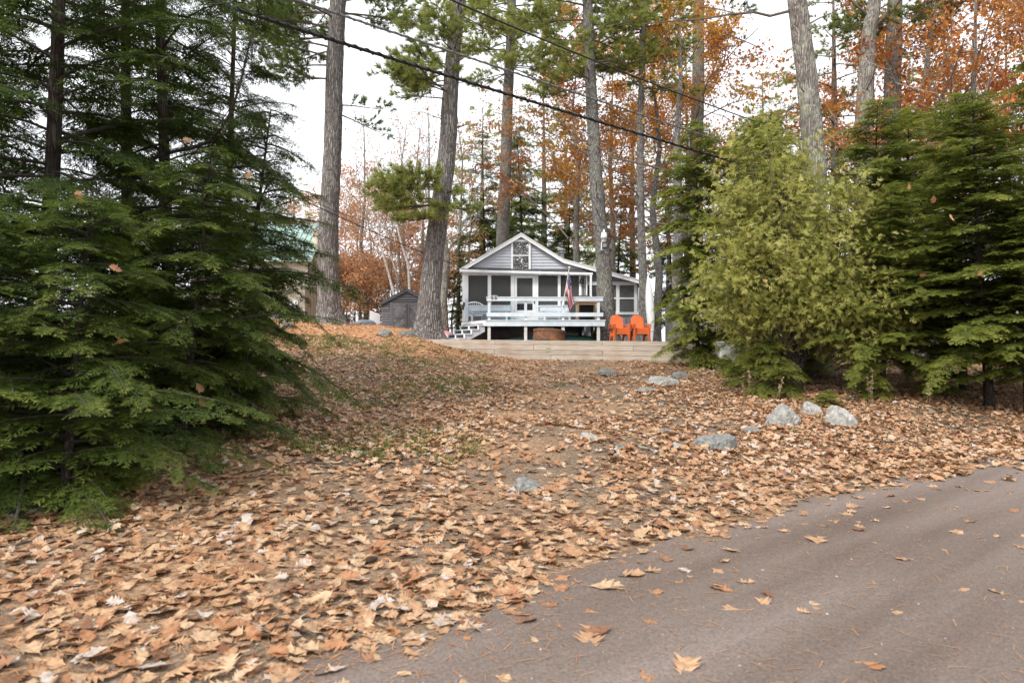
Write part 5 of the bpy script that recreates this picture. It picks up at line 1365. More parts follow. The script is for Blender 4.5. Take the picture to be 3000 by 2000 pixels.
SEED = [(2262, 1165, 1.25, 1.15, 21, 'low spreading hemlock seedling beside the pale granite stones'), (2745, 1160, 1.0, .95, 22, 'low hemlock seedling with flat boughs in front of the shaded bank'), (2068, 1072, .95, .8, 23, 'small hemlock bush growing against the end of the timber wall'), (2420, 1190, .32, .45, 24, 'tiny hemlock seedling among leaves behind the pale stones'), (2150, 1130, .5, .5, 25, 'tiny hemlock seedling in front of the white cabinet'), (2560, 1170, .7, .6, 27, 'slim hemlock seedling beside the dry weed stalks'), (330, 1420, .55, .75, 26, 'ground hugging hemlock bough clump under the dark left trees')]
for px, py, h, r, sd, lab in SEED:
    b = gp(px, py)
    plant_tree('hemlock_seedling', lab, 'sapling', b, None, None, None, None, 'hemlock seedlings', sd, (r / .85, r / .85, h / .9), mt=HM['seed'][0], mc=HM['seed'][1])
# distant hemlocks behind the cottage (one mesh pair shared)
gt, gc = hemlock_geo(41, 14, 3.0, .10, 105, .80, True, .25, .42, .05)
BGH = [(1545, 44, 1.05, 0, 'open dark hemlock behind the cottage roof beside the slim stubby pine'), (1425, 50, 1.1, 1.4, 'hemlock far behind the cottage between leaning pine and slim pine'), (1660, 47, .86, 2.2, 'hemlock behind the vent pipe under russet leaves'), (1800, 46, .85, 3.1, 'hemlock behind the wing beyond the grey pine trunk'), (1130, 55, .45, 4, 'low dark hemlock in the understorey behind the shed'), (1015, 58, .5, 5, 'low dark hemlock in the undergrowth beyond the furrowed pine'), (1085, 52, .5, 1.9, 'low dark hemlock between the copper saplings left of the shed'), (1225, 50, .55, 3.7, 'low dark hemlock behind the shed doors side of the leaning pine'), (1480, 52, 1.15, 3.0, 'far hemlock right behind the slim stubby pine'), (1975, 38, .7, .6, 'hemlock beyond the far corner of the cottage wing'), (1340, 40, .45, 2.9, 'small green hemlock at the left corner of the cottage')]
mt = mc = None
for px, Y, s, rot, lab in BGH:
    b = grounded((px - 1500) / F * Y, Y)
    if mt is None: _, mt, mc = plant_tree('hemlock_tree', lab, 'tree', b, gt, gc, MT['bark_dark'], MT['hemlock'], 'hemlocks behind the cottage', rot, s)
    else: plant_tree('hemlock_tree', lab, 'tree', b, None, None, None, None, 'hemlocks behind the cottage', rot, s, mt=mt, mc=mc)

# ------------------------------------------------------------------ cedar
def fan(n, seed):
    r = random.Random(seed); it = []
    for k in range(n):
        a = math.radians(-62 + 124 * k / (n - 1) + r.uniform(-7, 7)); L = (.62 + .38 * math.cos(a)) * r.uniform(.75, 1.1)
        it.append(((.12 * math.cos(a) + .05, .12 * math.sin(a), 0), (math.cos(a), math.sin(a), r.uniform(-.12, .12)), L, .20))
    V, Fq = diamonds(it, .25); return V, Fq
FANS = [fan(6, 1), fan(6, 2), fan(5, 3)]
def cedar():
    rng = np.random.default_rng(77); gt, gc = G(), G()
    base = np.array(grounded(6.35, 15.2))
    trunk_tube(gt, [(0, 0, -.15), (-.1, .05, 1.2), (-.35, 0, 3.5), (-.55, 0, 5.6)], [.13, .11, .06, .01], 12, .4, 5)
    trunk_tube(gt, [(.05, .02, .5), (.5, .1, 1.8), (.95, 0, 3.4)], [.07, .05, .01], 8, 0, 6)
    lobes = [((-.62, 0, 2.95), (1.55, 1.4, 1.8)), ((-.75, -.1, 4.3), (1.0, .95, 1.7)), ((.75, -.1, 2.2), (1.45, 1.3, 1.35)), ((-.95, -.2, 2.2), (1.4, 1.1, 1.05)), ((.9, 0, 3.45), (.75, .75, 1.35)), ((1.15, -.35, 1.45), (.95, .8, .75))]
    pos, fw, up, sc, ti = [], [], [], [], []
    for (c, rad) in lobes:
        c = np.array(c); rad = np.array(rad); nc = int(66 * rad[0] * rad[2])
        for k in range(nc):
            d = unit(rng.normal(0, 1, 3)); d[1] = -abs(d[1]) * .9 if rng.uniform() < .55 else d[1]
            rr = rng.uniform(.62, 1.06); cc = c + d * rad * rr
            tn = .20 + .60 * (rr - .55) / .5 + rng.normal(0, .12)  # shade inside the crown put into the tint: inner clumps darker
            gc.tube([(cc * .35 + np.array((c[0] * .5, 0, cc[2] * .45)) * .65), cc], [.016, .005], 3, mat=1, cap=False)
            ax = unit(d * np.array((1, 1, .3)) + np.array((0, 0, .45)) + rng.normal(0, .2, 3))
            for j in range(int(rng.uniform(20, 34))):
                f = rng.uniform(-.42, .42)
                p = cc + ax * f + rng.normal(0, .13, 3)
                e = ax * .5 + d * .5 + rng.normal(0, .55, 3); e[2] -= .12
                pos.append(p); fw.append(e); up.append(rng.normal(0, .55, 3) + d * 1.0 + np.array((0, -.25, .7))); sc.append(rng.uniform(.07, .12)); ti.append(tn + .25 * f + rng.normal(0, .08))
    pos, fw, up, sc, ti = map(np.array, (pos, fw, up, sc, ti)); w = rng.integers(0, 3, len(pos))
    for v in range(3):
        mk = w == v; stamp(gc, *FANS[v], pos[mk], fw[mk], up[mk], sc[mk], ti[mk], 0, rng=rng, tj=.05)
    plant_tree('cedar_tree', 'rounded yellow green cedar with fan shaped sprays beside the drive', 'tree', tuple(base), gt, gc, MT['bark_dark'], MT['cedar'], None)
cedar()

# ------------------------------------------------------------------ broadleaf trees
LEAFQ = (np.array([(0, 0, 0), (.45, .32, .06), (1, 0, -.05), (.45, -.32, .06)]), np.array([(0, 1, 2, 3)]))
LEAFO = diamonds([((0, 0, 0), (1, 0, 0), 1, .36), ((.2, 0, 0), (.75, .65, .1), .5, .26), ((.2, 0, 0), (.75, -.65, .1), .5, .26)], .2)
def broadleaf(seed, h, tr, crown0=.35, spread=.42, leaves=4000, lsize=.13, nlimb=14, up=.5, clump=.35, lvl=3, tint=.5, lean=(0, 0), keep=1.0):
    rng = np.random.default_rng(seed); gt, gc = G(), G()
    top = np.array((lean[0], lean[1], h))
    kx = rng.normal(0, .012 * h, (5, 2)); pts = [(0, 0, -.15)] + [(top[0] * f + kx[i][0], top[1] * f + kx[i][1], h * f) for i, f in enumerate((.2, .4, .6, .8))] + [tuple(top)]
    path, rr = trunk_tube(gt, pts, [tr, tr * .85, tr * .7, tr * .5, tr * .3, .02], 12, .4, seed, .4)
    tips = []
    def grow(p, d, L, r, lev):
        u = np.linspace(0, 1, 5); jit = np.cumsum(rng.normal(0, .09 * L, (5, 3)), 0); jit[0] = 0
        q = p + np.outer(u * L, d) + jit; q[:, 2] += .12 * L * u * u
        gc.tube(q, np.linspace(r, r * .45, 5), 5 if lev < 2 else 3, mat=1, cap=False)
        if lev >= lvl:
            tips.append(q); return
        n = 3 if lev == 1 else int(rng.integers(2, 5))
        for k in range(n + 1):
            f = rng.uniform(.35, 1) if k else 1.0
            pp = np.array([np.interp(f, u, q[:, c]) for c in range(3)])
            dd = unit(d + rng.normal(0, .55, 3) + np.array((0, 0, .08)))
            grow(pp, dd, L * rng.uniform(.45, .7), max(.005, r * .5), lev + 1)
    for k in range(nlimb):
        t = crown0 + (1 - crown0) * (k + rng.uniform(0, 1)) / nlimb; z = h * t
        p = np.array([np.interp(z, path[:, 2], path[:, c]) for c in range(3)]); az = k * 2.4 + rng.uniform(-.5, .5); e = up + rng.uniform(-.2, .35)
        d = unit(np.array((math.cos(az), math.sin(az), e)))
        grow(p, d, h * spread * (1.05 - .75 * (t - crown0) / (1 - crown0)) * rng.uniform(.6, 1.1), max(.02, tr * .35 * (1.1 - t)), 1)
    if leaves:
        segs = np.concatenate(tips) if tips else np.zeros((0, 3)); nt = len(tips)
        hold = rng.uniform(0, 1, nt) < keep
        idx = rng.choice(np.where(hold)[0], leaves); f = rng.integers(0, 5, leaves)
        T = np.stack(tips); pos = T[idx, f] + rng.normal(0, clump, (leaves, 3)) * np.array((1, 1, .7))
        tn = (tint + rng.normal(0, .16, nt))[idx] + rng.normal(0, .08, leaves)
        fw = rng.normal(0, 1, (leaves, 3)); fw[:, 2] -= .5
        stamp(gc, *LEAFO, pos, fw, rng.normal(0, .7, (leaves, 3)) + np.array((0, 0, .8)), rng.uniform(.7, 1.3, leaves) * lsize, tn, 0, rng=rng, tj=.04)
    return gt, gc
def set_leaf(o, leaf, bark=None):
    for c in o.children:
        nm = c.name.split('.')[0]
        if nm == 'crown' and leaf: c.material_slots[0].link = 'OBJECT'; c.material_slots[0].material = leaf
        if nm == 'trunk' and bark: c.material_slots[0].link = 'OBJECT'; c.material_slots[0].material = bark
# family of meshes shared by several trees
FAM = {}
def fam(key, **kw):
    gt, gc = broadleaf(**kw); FAM[key] = (gt.mesh('trunk', MT['bark_grey'], smooth=True), gc.mesh('crown', [MT['oak'], MT['twig_grey']]))
fam('oak', seed=51, h=16, tr=.22, crown0=.3, spread=.33, leaves=9500, lsize=.175, nlimb=17, clump=.20, keep=.75)
fam('oak2', seed=52, h=15, tr=.20, crown0=.25, spread=.36, leaves=9500, lsize=.175, nlimb=16, clump=.20, keep=.75)
fam('sap', seed=53, h=9, tr=.08, crown0=.18, spread=.34, leaves=3600, lsize=.16, nlimb=15, clump=.24, up=.4)
fam('sap2', seed=54, h=8, tr=.07, crown0=.12, spread=.38, leaves=3200, lsize=.16, nlimb=14, clump=.24, up=.3)
fam('thin', seed=55, h=13, tr=.15, crown0=.4, spread=.30, leaves=260, lsize=.15, nlimb=13, clump=.2, up=1.2, keep=.3)
fam('thin2', seed=56, h=15, tr=.16, crown0=.35, spread=.26, leaves=160, lsize=.15, nlimb=12, clump=.2, up=1.5, keep=.25)
fam('brush', seed=57, h=3.2, tr=.035, crown0=.05, spread=.42, leaves=1500, lsize=.15, nlimb=12, clump=.18, up=.5)
BL = [ # key, px, Y, scale, rot, leaf, bark, group, label
    ('oak', 1692, 37, .98, .3, 'oak', 'bark_grey', 'autumn broadleaf trees', 'russet leaved oak behind the cottage roof left of the grey pine trunk'),
    ('oak2', 1795, 41, 1.12, 1.7, 'maple', 'bark_grey', 'autumn broadleaf trees', 'amber leaved tree behind the wing rising right of the grey pine trunk'),
    ('oak', 1922, 29.5, .88, 2.1, 'maple', 'bark_pine2', 'autumn broadleaf trees', 'golden oak whose trunk stands next to the white kayak'),
    ('oak2', 2010, 35, 1.0, 4.1, 'oak', 'bark_grey', 'autumn broadleaf trees', 'russet oak glowing behind the straight brown trunk'),
    ('oak', 2700, 27, 1.0, 3.3, 'oak', 'bark_grey', 'autumn broadleaf trees', 'orange oak just right of the straight grey pine trunk'),
    ('oak2', 2860, 25, 1.0, .9, 'oak', 'bark_grey', 'autumn broadleaf trees', 'large orange oak spreading above the tallest hemlock'),
    ('oak', 3080, 29, 1.1, 5.0, 'oak', 'bark_grey', 'autumn broadleaf trees', 'orange oak at the outer side of the tallest hemlock'),
    ('oak2', 2560, 36, 1.0, 2.6, 'oak', 'bark_grey', 'autumn broadleaf trees', 'distant russet oak seen between the two trunks of the pair'),
    ('oak2', 2950, 36, 1.15, 2.0, 'maple', 'bark_grey', 'autumn broadleaf trees', 'far amber tree behind the orange oaks by the road bend'),
    ('sap', 1052, 43, 1.05, .5, 'beech', 'bark_grey', 'copper beech saplings', 'copper leaved beech with forked trunk behind the white board'),
    ('sap', 1085, 47, 1.15, 2.5, 'beech', 'bark_grey', 'copper beech saplings', 'taller copper beech behind the forked one left of the shed'),
    ('sap2', 1150, 40, .85, 1.0, 'beech', 'bark_grey', 'copper beech saplings', 'copper beech right behind the shed roof'),
    ('sap2', 1235, 42, .95, 3.0, 'beech', 'bark_grey', 'copper beech saplings', 'copper beech showing on both sides of the leaning pine'),
    ('sap', 1010, 52, 1.0, 4.4, 'beech', 'bark_grey', 'copper beech saplings', 'pale copper sapling next to the furrowed pine trunk'),
    ('sap2', 1325, 46, .95, 5.2, 'beech', 'bark_grey', 'copper beech saplings', 'copper sapling at the left eave of the cottage'),
    ('sap', 870, 55, .95, 1.2, 'beech', 'bark_grey', 'copper beech saplings', 'distant copper sapling above the green metal roof'),
    ('sap2', 1385, 52, 1.0, .2, 'beech', 'bark_grey', 'copper beech saplings', 'faint copper sapling above the left roof slope'),
    ('thin', 1172, 44, .95, .4, 'beech', 'bark_grey', 'bare slender trees', 'bare slender tree rising from behind the shed roof peak'),
    ('thin2', 1192, 46, .95, 2.0, 'beech', 'bark_grey', 'bare slender trees', 'taller bare tree close beside the slender one above the shed'),
    ('thin', 1232, 47, 1.1, 3.6, 'beech', 'bark_grey', 'bare slender trees', 'bare tree with few orange leaves left of the leaning pine'),
    ('thin2', 815, 62, .85, 5.0, 'beech', 'bark_grey', 'bare slender trees', 'far bare tree in the sky gap above the green roof'),
    ('thin', 1380, 55, 1.05, 1.1, 'beech', 'bark_grey', 'bare slender trees', 'far bare tree between the leaning pine and the slim stubby pine'),
    ('thin2', 1960, 44, 1.0, .9, 'oak', 'bark_grey', 'bare slender trees', 'bare tree beyond the wing corner among amber leaves'),
    ('thin2', 2765, 31, 1.0, 2.9, 'oak', 'bark_grey', 'bare slender trees', 'dark slender trunk among the orange leaves by the road bend'),
    ('thin', 1175, 38, .66, .9, 'beech', 'bark_birch', 'white birches', 'leaning white birch behind the shed roof'),
    ('thin2', 1188, 39, .55, 4.0, 'beech', 'bark_birch', 'white birches', 'upright white birch beside the leaning birch'),
    ('thin2', 1226, 37, .6, 5.5, 'beech', 'bark_birch', 'white birches', 'white birch half hidden by the leaning pine trunk'),
    ('thin', 1065, 41, 1.0, 2.2, 'beech', 'bark_grey', 'bare slender trees', 'bare forked tree among copper leaves left of the shed'),
    ('thin2', 1255, 50, 1.1, .3, 'beech', 'bark_grey', 'bare slender trees', 'far bare tree directly behind the leaning pine'),
    ('thin2', 1340, 44, .95, 4.6, 'beech', 'bark_grey', 'bare slender trees', 'bare tree right of the leaning pine above the cottage eave'),
    ('sap2', 1180, 52, 1.2, 2.2, 'beech', 'bark_grey', 'copper beech saplings', 'hazy copper sapling far behind the shed peak'),
    ('sap', 950, 46, 1.0, 3.2, 'beech', 'bark_grey', 'copper beech saplings', 'copper sapling half hidden behind the furrowed pine trunk'),
    ('brush', 1005, 36, 1.0, 0, 'beech', 'bark_grey', 'copper undergrowth bushes', 'copper leaved bush at the foot of the furrowed pine'),
    ('brush', 1040, 38, 1.1, 1, 'beech', 'bark_grey', 'copper undergrowth bushes', 'copper leaved bush between furrowed pine and white board'),
    ('brush', 1075, 37, 1.0, 2, 'beech', 'bark_grey', 'copper undergrowth bushes', 'copper leaved bush directly behind the white board'),
    ('brush', 1110, 39, 1.15, 3, 'beech', 'bark_grey', 'copper undergrowth bushes', 'copper leaved bush against the left side of the shed'),
    ('brush', 1295, 40, 1.2, 4, 'beech', 'bark_grey', 'copper undergrowth bushes', 'copper leaved bush between the leaning pine and the cottage'),
    ('brush', 970, 42, 1.3, 5, 'beech', 'bark_grey', 'copper undergrowth bushes', 'copper leaved bush hidden behind the furrowed pine'),
    ('brush', 1140, 46, 1.5, .6, 'beech', 'bark_grey', 'copper undergrowth bushes', 'tall copper bush behind the shed'),
    ('brush', 1060, 48, 1.6, 1.6, 'beech', 'bark_grey', 'copper undergrowth bushes', 'tall copper bush deep in the undergrowth left of the shed'),
]
for key, px, Y, s, rot, leaf, bark, grp, lab in BL:
    mt, mc = FAM[key]; b = grounded((px - 1500) / F * Y, Y)
    nm = {'oak': 'oak_tree', 'oak2': 'oak_tree', 'sap': 'beech_sapling', 'sap2': 'beech_sapling', 'thin': 'bare_tree', 'thin2': 'bare_tree', 'brush': 'beech_bush'}[key]
    if bark == 'bark_birch': nm = 'birch_tree'
    o, _, _ = plant_tree(nm, lab, 'bush' if key == 'brush' else 'tree', b, None, None, None, None, grp, rot, s, mt=mt, mc=mc)
    set_leaf(o, MT[leaf], MT[bark])
    if 'leaning' in lab and bark == 'bark_birch': o.rotation_euler = (0, math.radians(-12), 0)
# lichened tree beside the leaning pine
gt, gc = broadleaf(61, 9, .2, .45, .3, 500, .17, 8, .9, .3, keep=.4)
plant_tree('oak_tree', 'pale lichen covered trunk between the leaning pine and the cottage corner', 'tree', grounded((1304 - 1500) / F * 30, 30), gt, gc, MT['bark_lichen'], MT['beech'], 'autumn broadleaf trees', wood=MT['twig_grey'])
# broad trunk right of the white kayak
gt, gc = broadleaf(62, 12, .24, .45, .3, 900, .19, 9, .8, .3, keep=.5)
plant_tree('oak_tree', 'trunk with flared roots on the terrace behind the bright hemlock', 'tree', grounded((1992 - 1500) / F * 25.2, 25.2), gt, gc, MT['bark_pine2'], MT['maple'], 'autumn broadleaf trees')

# yard light on the grey pine trunk
lx, ly, lz = ZP(1745, 150, 25.9)
yl = Thing('yard_light', 'white barrel shaped yard light fixed high on the grey pine trunk', 'lamp', (lx, ly, lz))
yl.part('lamp_housing', G().lathe([(0, .3), (.03, .29), (.035, .2), (.10, .16), (.11, .05), (.12, .04), (.12, -.05), (.105, -.05), (.095, -.16), (.06, -.2), (0, -.2)], (lx, ly, lz), 18), MT['white'], smooth=True)
yl.part('arm', G().tube([(lx - .06, ly + .02, lz - .15), (lx - .09, ly + .04, lz - .3), (lx - .09, ly + .04, lz - .45)], .02, 8), MT['white'])
yl.part('mounting_plate', G().box(lx - .16, lx - .03, ly + .0, ly + .08, lz - .5, lz - .455).box(lx - .02, lx + .1, ly + .06, ly + .16, lz - .36, lz - .22), MT['steel'])
# ------------------------------------------------------------------ stones
def rock_geo(w, d, h, seed, ang=.0, sharp=.25):
    rng = np.random.default_rng(seed); n, m = 40, 22
    th = np.arange(n) * 2 * PI / n; ph = np.linspace(-PI / 2, PI / 2, m)
    T, Pp = np.meshgrid(th, ph, indexing='ij')
    D = np.stack([np.cos(Pp) * np.cos(T), np.cos(Pp) * np.sin(T), np.sin(Pp)], -1)
    r = np.ones(T.shape)
    for k in range(15):        # planar cuts make facets
        nrm = unit(rng.normal(0, 1, 3)); off = rng.uniform(.58, .92)
        dt = D @ nrm; r = np.minimum(r, np.where(dt > .05, off / np.maximum(dt, .05), 9))
    for nrm, off in ((unit(np.array((rng.uniform(-.35, .35), -.25, 1.))), rng.uniform(.42, .55)), (unit(np.array((rng.uniform(-.5, .5), -1., .35))), rng.uniform(.6, .75))):
        dt = D @ nrm; r = np.minimum(r, np.where(dt > .05, off / np.maximum(dt, .05), 9))
    r = r * (1 - sharp) + sharp * (.8 + .2 * r)
    r += .04 * np.sin(3 * T + rng.uniform(0, 6)) * np.cos(2 * Pp) + .02 * rng.normal(0, 1, T.shape) * np.cos(Pp)
    V = D * r[..., None] * np.array((w / 2, d / 2, h))
    c, s = math.cos(ang), math.sin(ang); V = V @ np.array([[c, s, 0], [-s, c, 0], [0, 0, 1]])
    g = G(); i, j = np.meshgrid(np.arange(n), np.arange(m - 1), indexing='ij')
    q = np.stack([i * m + j, ((i + 1) % n) * m + j, ((i + 1) % n) * m + j + 1, i * m + j + 1], -1).reshape(-1, 4)
    g.add(V.reshape(-1, 3), q); return g
ROCKS = [ # px, py(bottom), width px, height px, material, tilt, label
    (2308, 1252, 108, 66, 'rock', .3, 'long pale granite stone with dark flank, left one of three at the hemlock seedling'),
    (2383, 1222, 64, 50, 'rock', .0, 'small pale granite stone, middle one of three at the hemlock seedling'),
    (2475, 1252, 90, 70, 'rock', -.1, 'blocky pale granite stone, largest faced of the three at the bank'),
    (2102, 1322, 140, 42, 'rockdark', .1, 'long dark grey stone sunk in leaves on the drive'),
    (2206, 1271, 46, 22, 'rockdark', .1, 'small smooth grey stone between the long dark stone and the granite'),
    (1541, 1445, 92, 42, 'rockdark', .1, 'lichened grey stone alone in the middle of the drive'),
    (1783, 1102, 72, 24, 'rockdark', 0, 'flat grey stone just below the timber wall'),
    (1955, 1132, 96, 30, 'rock', .05, 'flat pale stone below the end of the timber wall'),
    (1998, 1112, 50, 26, 'rockdark', 0, 'grey stone at the hemlock bush beside the flat pale stone'),
    (1903, 1150, 68, 16, 'rockdark', 0, 'thin flat grey stone level with the leaves below the wall'),
    (1728, 1292, 56, 20, 'rock', 0, 'tan stone poking through needles in mid drive'),
    (1818, 1322, 38, 20, 'rockdark', 0, 'small dark chipped stone near the pale stick'),
    (1986, 1319, 36, 20, 'rock', 0, 'small pale wedge stone near the long dark stone'),
    (1950, 1272, 52, 16, 'rockdark', 0, 'half buried grey stone above the pale stick'),
    (1292, 1508, 30, 18, 'rockdark', 0, 'small bluish stone near the bare patch by the road'),
    (1812, 1352, 28, 20, 'rockdark', 0, 'small grey pebble below the chipped stone'),
    (1125, 985, 40, 26, 'rockdark', 0, 'mossy grey stone at the grassy edge near the shed'),
    (1192, 985, 44, 18, 'rockdark', 0, 'low stone in the grass beside the leaning pine roots'),
    (835, 962, 40, 22, 'rock', 0, 'pale stone showing past the dark hemlock tips'),
    (1150, 1192, 22, 10, 'rockdark', 0, 'tiny dark stone in the grass at the left of the drive'),
    (1620, 1245, 26, 12, 'rock', 0, 'tiny grey stone in the leaves at the centre of the drive'),
    (42, 1515, 130, 95, 'rockmoss', 0, 'dark mossy boulder under the tall hemlock'),
]
ROCKPOS = []
for k, (px, py, w, h, mk, tl, lab) in enumerate(ROCKS):
    b = gp(px, py); s = b[1] / F
    W_, H_ = w * s, h * s
    g = rock_geo(W_ * 1.25, W_ * .85, max(H_ * 1.5, .07), 100 + k, .3, .12)
    o = single('stone', g, MT[mk], lab, 'stone', (0, 0, 0), 'stones along the drive')
    o.location = (b[0], b[1] + W_ * .30, b[2] + H_ * .02); ROCKPOS.append((b[0], b[1] + W_ * .30, W_)); o.rotation_euler = (0, tl, 0)

# pale stick and roots
def stick(pts, r, lab, name='stick'):
    P3 = []
    for px, py in pts:
        x, y, z = gp(px, py); P3.append((x, y, z + r * 1.1))
    single(name, G().tube(P3, np.linspace(r, r * .5, len(P3)), 6), MT['stick'], lab, 'stick', P3[0], smooth=True)
stick([(1870, 1310), (1905, 1320), (1935, 1335), (1966, 1350)], .016, 'pale curved stick lying near the chipped stone on the drive')
stick([(1500, 1450), (1535, 1458)], .010, 'short dark twig lying against the lichened stone')
stick([(1642, 1462), (1668, 1445)], .008, 'short dark twig right of the lichened stone')
stick([(1695, 1450), (1725, 1470), (1740, 1480)], .006, 'thin bent twig on the bare soil of the drive')
stick([(2480, 1480), (2498, 1466)], .008, 'small twig on leaves at the edge of the road')
stick([(1146, 1905), (1160, 1870)], .006, 'short grey twig on the dirt road')
def cone(px, py, L, lab):
    x, y, z = gp(px, py); g = G(); prof = []
    for k in range(9):
        t = k / 8; r = L * .24 * math.sin(PI * (t * .85 + .12)); prof += [(r, t * L), (r * .72, t * L + L * .05)]
    g.lathe(prof, (0, 0, 0), 8)
    o = single('pine_cone', g, MT['cone'], lab, 'pine cone', (0, 0, 0)); o.location = (x, y, z + L * .2); o.rotation_euler = (PI / 2, 0, px)
cone(1168, 1548, .12, 'dark pine cone among leaves at the left of the bare patch')
cone(1412, 1643, .09, 'pine cone in the thick leaf bank by the road')
cone(1105, 1645, .12, 'pine cone on bare soil close to the dirt road')
cone(1932, 1556, .10, 'pine cone where the leaf bank thins beside the road')
# dry weeds
def weed(px, py, hpx, seed, lab, n=3):
    b = gp(px, py); H = hpx / F * b[1]; rng = np.random.default_rng(seed); g = G(); pos, fw = [], []
    w = Thing('dry_weed', lab, 'plant', b, 'dry weeds along the bank')
    for k in range(n):
        h = H * rng.uniform(.55, 1) if k else H; l = rng.normal(0, .05, 2)
        u = np.linspace(0, 1, 5)
        pth = np.stack([b[0] + rng.normal(0, .05) + l[0] * u, b[1] + rng.normal(0, .05) + l[1] * u, b[2] + h * u], -1)
        g.tube(pth, np.linspace(.006, .003, 5), 4, tint=.2)
        for j in range(26):
            f = rng.uniform(.45, 1); p = np.array([np.interp(f, u, pth[:, c]) for c in range(3)]); pos.append(p); fw.append(rng.normal(0, 1, 3) + (0, 0, .8))
    hg = G(); N = len(pos)
    stamp(hg, *LEAFQ, np.array(pos), np.array(fw), rng.normal(0, 1, (N, 3)), rng.uniform(.03, .055, N), rng.uniform(.4, 1, N), 0)
    w.part('stalks', g, MT['weed']); w.part('seed_heads', hg, MT['weed'])
weed(2548, 1185, 110, 1, 'tall pair of dry weed stalks with seed heads near the blocky granite stone')
weed(2190, 1165, 80, 2, 'dry weed stalk at the left edge of the low spreading seedling', 2)
weed(2268, 1175, 70, 3, 'dry weed with pale flower heads in front of the low spreading seedling', 2)
weed(2715, 1190, 75, 4, 'dry reddish weed below the flat boughs of the shaded bank seedling', 2)
weed(2095, 1085, 60, 5, 'dry weed tuft in front of the hemlock bush at the wall end', 3)

# ------------------------------------------------------------------ fallen leaves
rngL = np.random.default_rng(2024)
def oak_leaf(seed, st=11):
    r = random.Random(seed); prof = [.015, .09, .25, .18, .34, .22, .36, .23, .27, .15, .0] if seed % 2 else [.015, .06, .25, .12, .37, .15, .40, .16, .29, .11, .0]
    xs = [0, .12, .27, .30, .50, .47, .72, .66, .87, .86, 1.0]; mx = [0, .14, .22, .30, .38, .47, .56, .66, .76, .86, 1.0]
    V, Fq = [], []
    for k in range(st):
        wl = prof[k] * r.uniform(.8, 1.2); wr = prof[k] * r.uniform(.8, 1.2)
        V += [(xs[k] + r.uniform(-.02, .02), wl, 0), (mx[k], 0, 0), (xs[k] + r.uniform(-.02, .02), -wr, 0)]
        if k: a = (k - 1) * 3; b = k * 3; Fq += [(a, b, b + 1, a + 1), (a + 1, b + 1, b + 2, a + 2)]
    V = np.array(V); V[:, 0] -= .5
    cu, be, tw = r.choice((-1, 1, 1)) * r.uniform(.1, 1.0), r.uniform(-.4, .5), r.uniform(-.5, .5)
    V[:, 2] = cu * V[:, 1] ** 2 + be * V[:, 0] ** 2 * .6 + tw * V[:, 0] * V[:, 1]
    V[:, 2] += .03 * np.sin(V[:, 0] * 17 + seed) * np.abs(V[:, 1]) * 4
    return V, np.array(Fq)
LEAVES = [oak_leaf(s) for s in range(10)]
def far_leaf(seed):
    r = random.Random(seed)
    V = np.array([(-.5, 0, 0), (-.15, .30, 0), (.0, .12, 0), (.25, .36, 0), (.5, 0, 0), (.2, -.34, 0), (.0, -.13, 0), (-.2, -.3, 0)]); V[:, :2] += np.array([[r.uniform(-.04, .04), r.uniform(-.04, .04)] for _ in V])
    cu, be = r.uniform(-.8, 2.2), r.uniform(-.5, 1.1); V[:, 2] = cu * V[:, 1] ** 2 + be * V[:, 0] ** 2 * .6
    return V, np.array([(0, 1, 2, 7), (7, 2, 6, 7)][:1] + [(2, 3, 4, 5), (2, 5, 6, 7)])
FARL = [far_leaf(s) for s in range(6)]
def vnoise(x, y, s, seed):
    x = x * s + seed * 13.7; y = y * s - seed * 7.1
    return (np.sin(x * 1.0 + 1.3 * np.sin(y * .9)) + np.sin(y * 1.17 + 1.1 * np.sin(x * .83 + seed)) + .6 * np.sin(2.3 * x - 1.7 * y + seed) + .4 * np.sin(4.1 * x + 3.3 * y)) / 3
def density(x, y):
    d = (y - road_edge(x)) * .76
    n1 = vnoise(x, y, .9, 1); n2 = vnoise(x, y, 2.6, 2)
    dd = np.clip(.74 + .30 * n1 + .24 * n2, 0.10, 1)
    # the tyre worn middle of the drive is thinner, the road side bank thicker
    dr = np.exp(-((x - .16 * (y - 6) - .1) ** 2) / (1.1 + .10 * y)) * ss(.9, 2.2, d)
    dd = dd * (1 - .84 * dr * ss(-.35, .35, n1 + .2 + .4 * n2))
    bank = np.exp(-((d - .55) ** 2) / .16) * ss(-1.6, -.2, x + .3 * vnoise(x, y, 1.2, 4)) ; dd = np.maximum(dd, .95 * bank * (.75 + .3 * n2))
    dd = np.where(x < -2.2 - .02 * y, np.maximum(dd, .72 + .15 * n2), dd)
    dd = np.where(x > 3.4 + .02 * y, np.maximum(dd, .85 + .1 * n2), dd)
    edge = ss(-.30, .30, d + .14 * n2 + .12 * n1)
    dd = dd * edge + (1 - edge) * (.011 + .09 * np.exp(-np.abs(d) * 2.2))
    dd = dd * (1 - .6 * ss(20, 25, y) * ss(-1.5, -3.5, x))
    dd = dd * (1 - .35 * ss(17, 23, y) * ss(-2.5, 0, x))
    return np.clip(dd, 0, 1)
LX, LY = [], []
for (y0, y1, dens) in ((2.0, 6, 320), (6, 11, 265), (11, 17, 185), (17, 24.2, 135), (24.2, 34, 60)):
    hw = .80 * y1 + 1.2
    if y0 > 20: hw = .42 * y1 + 1
    A = 2 * hw * (y1 - y0); N = int(A * dens)
    x = rngL.uniform(-hw, hw, N); y = rngL.uniform(y0, y1, N)
    k = (np.abs(x) < .80 * y + 1.2)
    if y0 >= 24: k &= (x < -2.6) & (x > -11)
    else: k &= (y < wall_y(x) - .02) | (x > 6.3) | (x < -3.1)
    k &= rngL.uniform(0, 1, N) < density(x, y)
    LX.append(x[k]); LY.append(y[k])
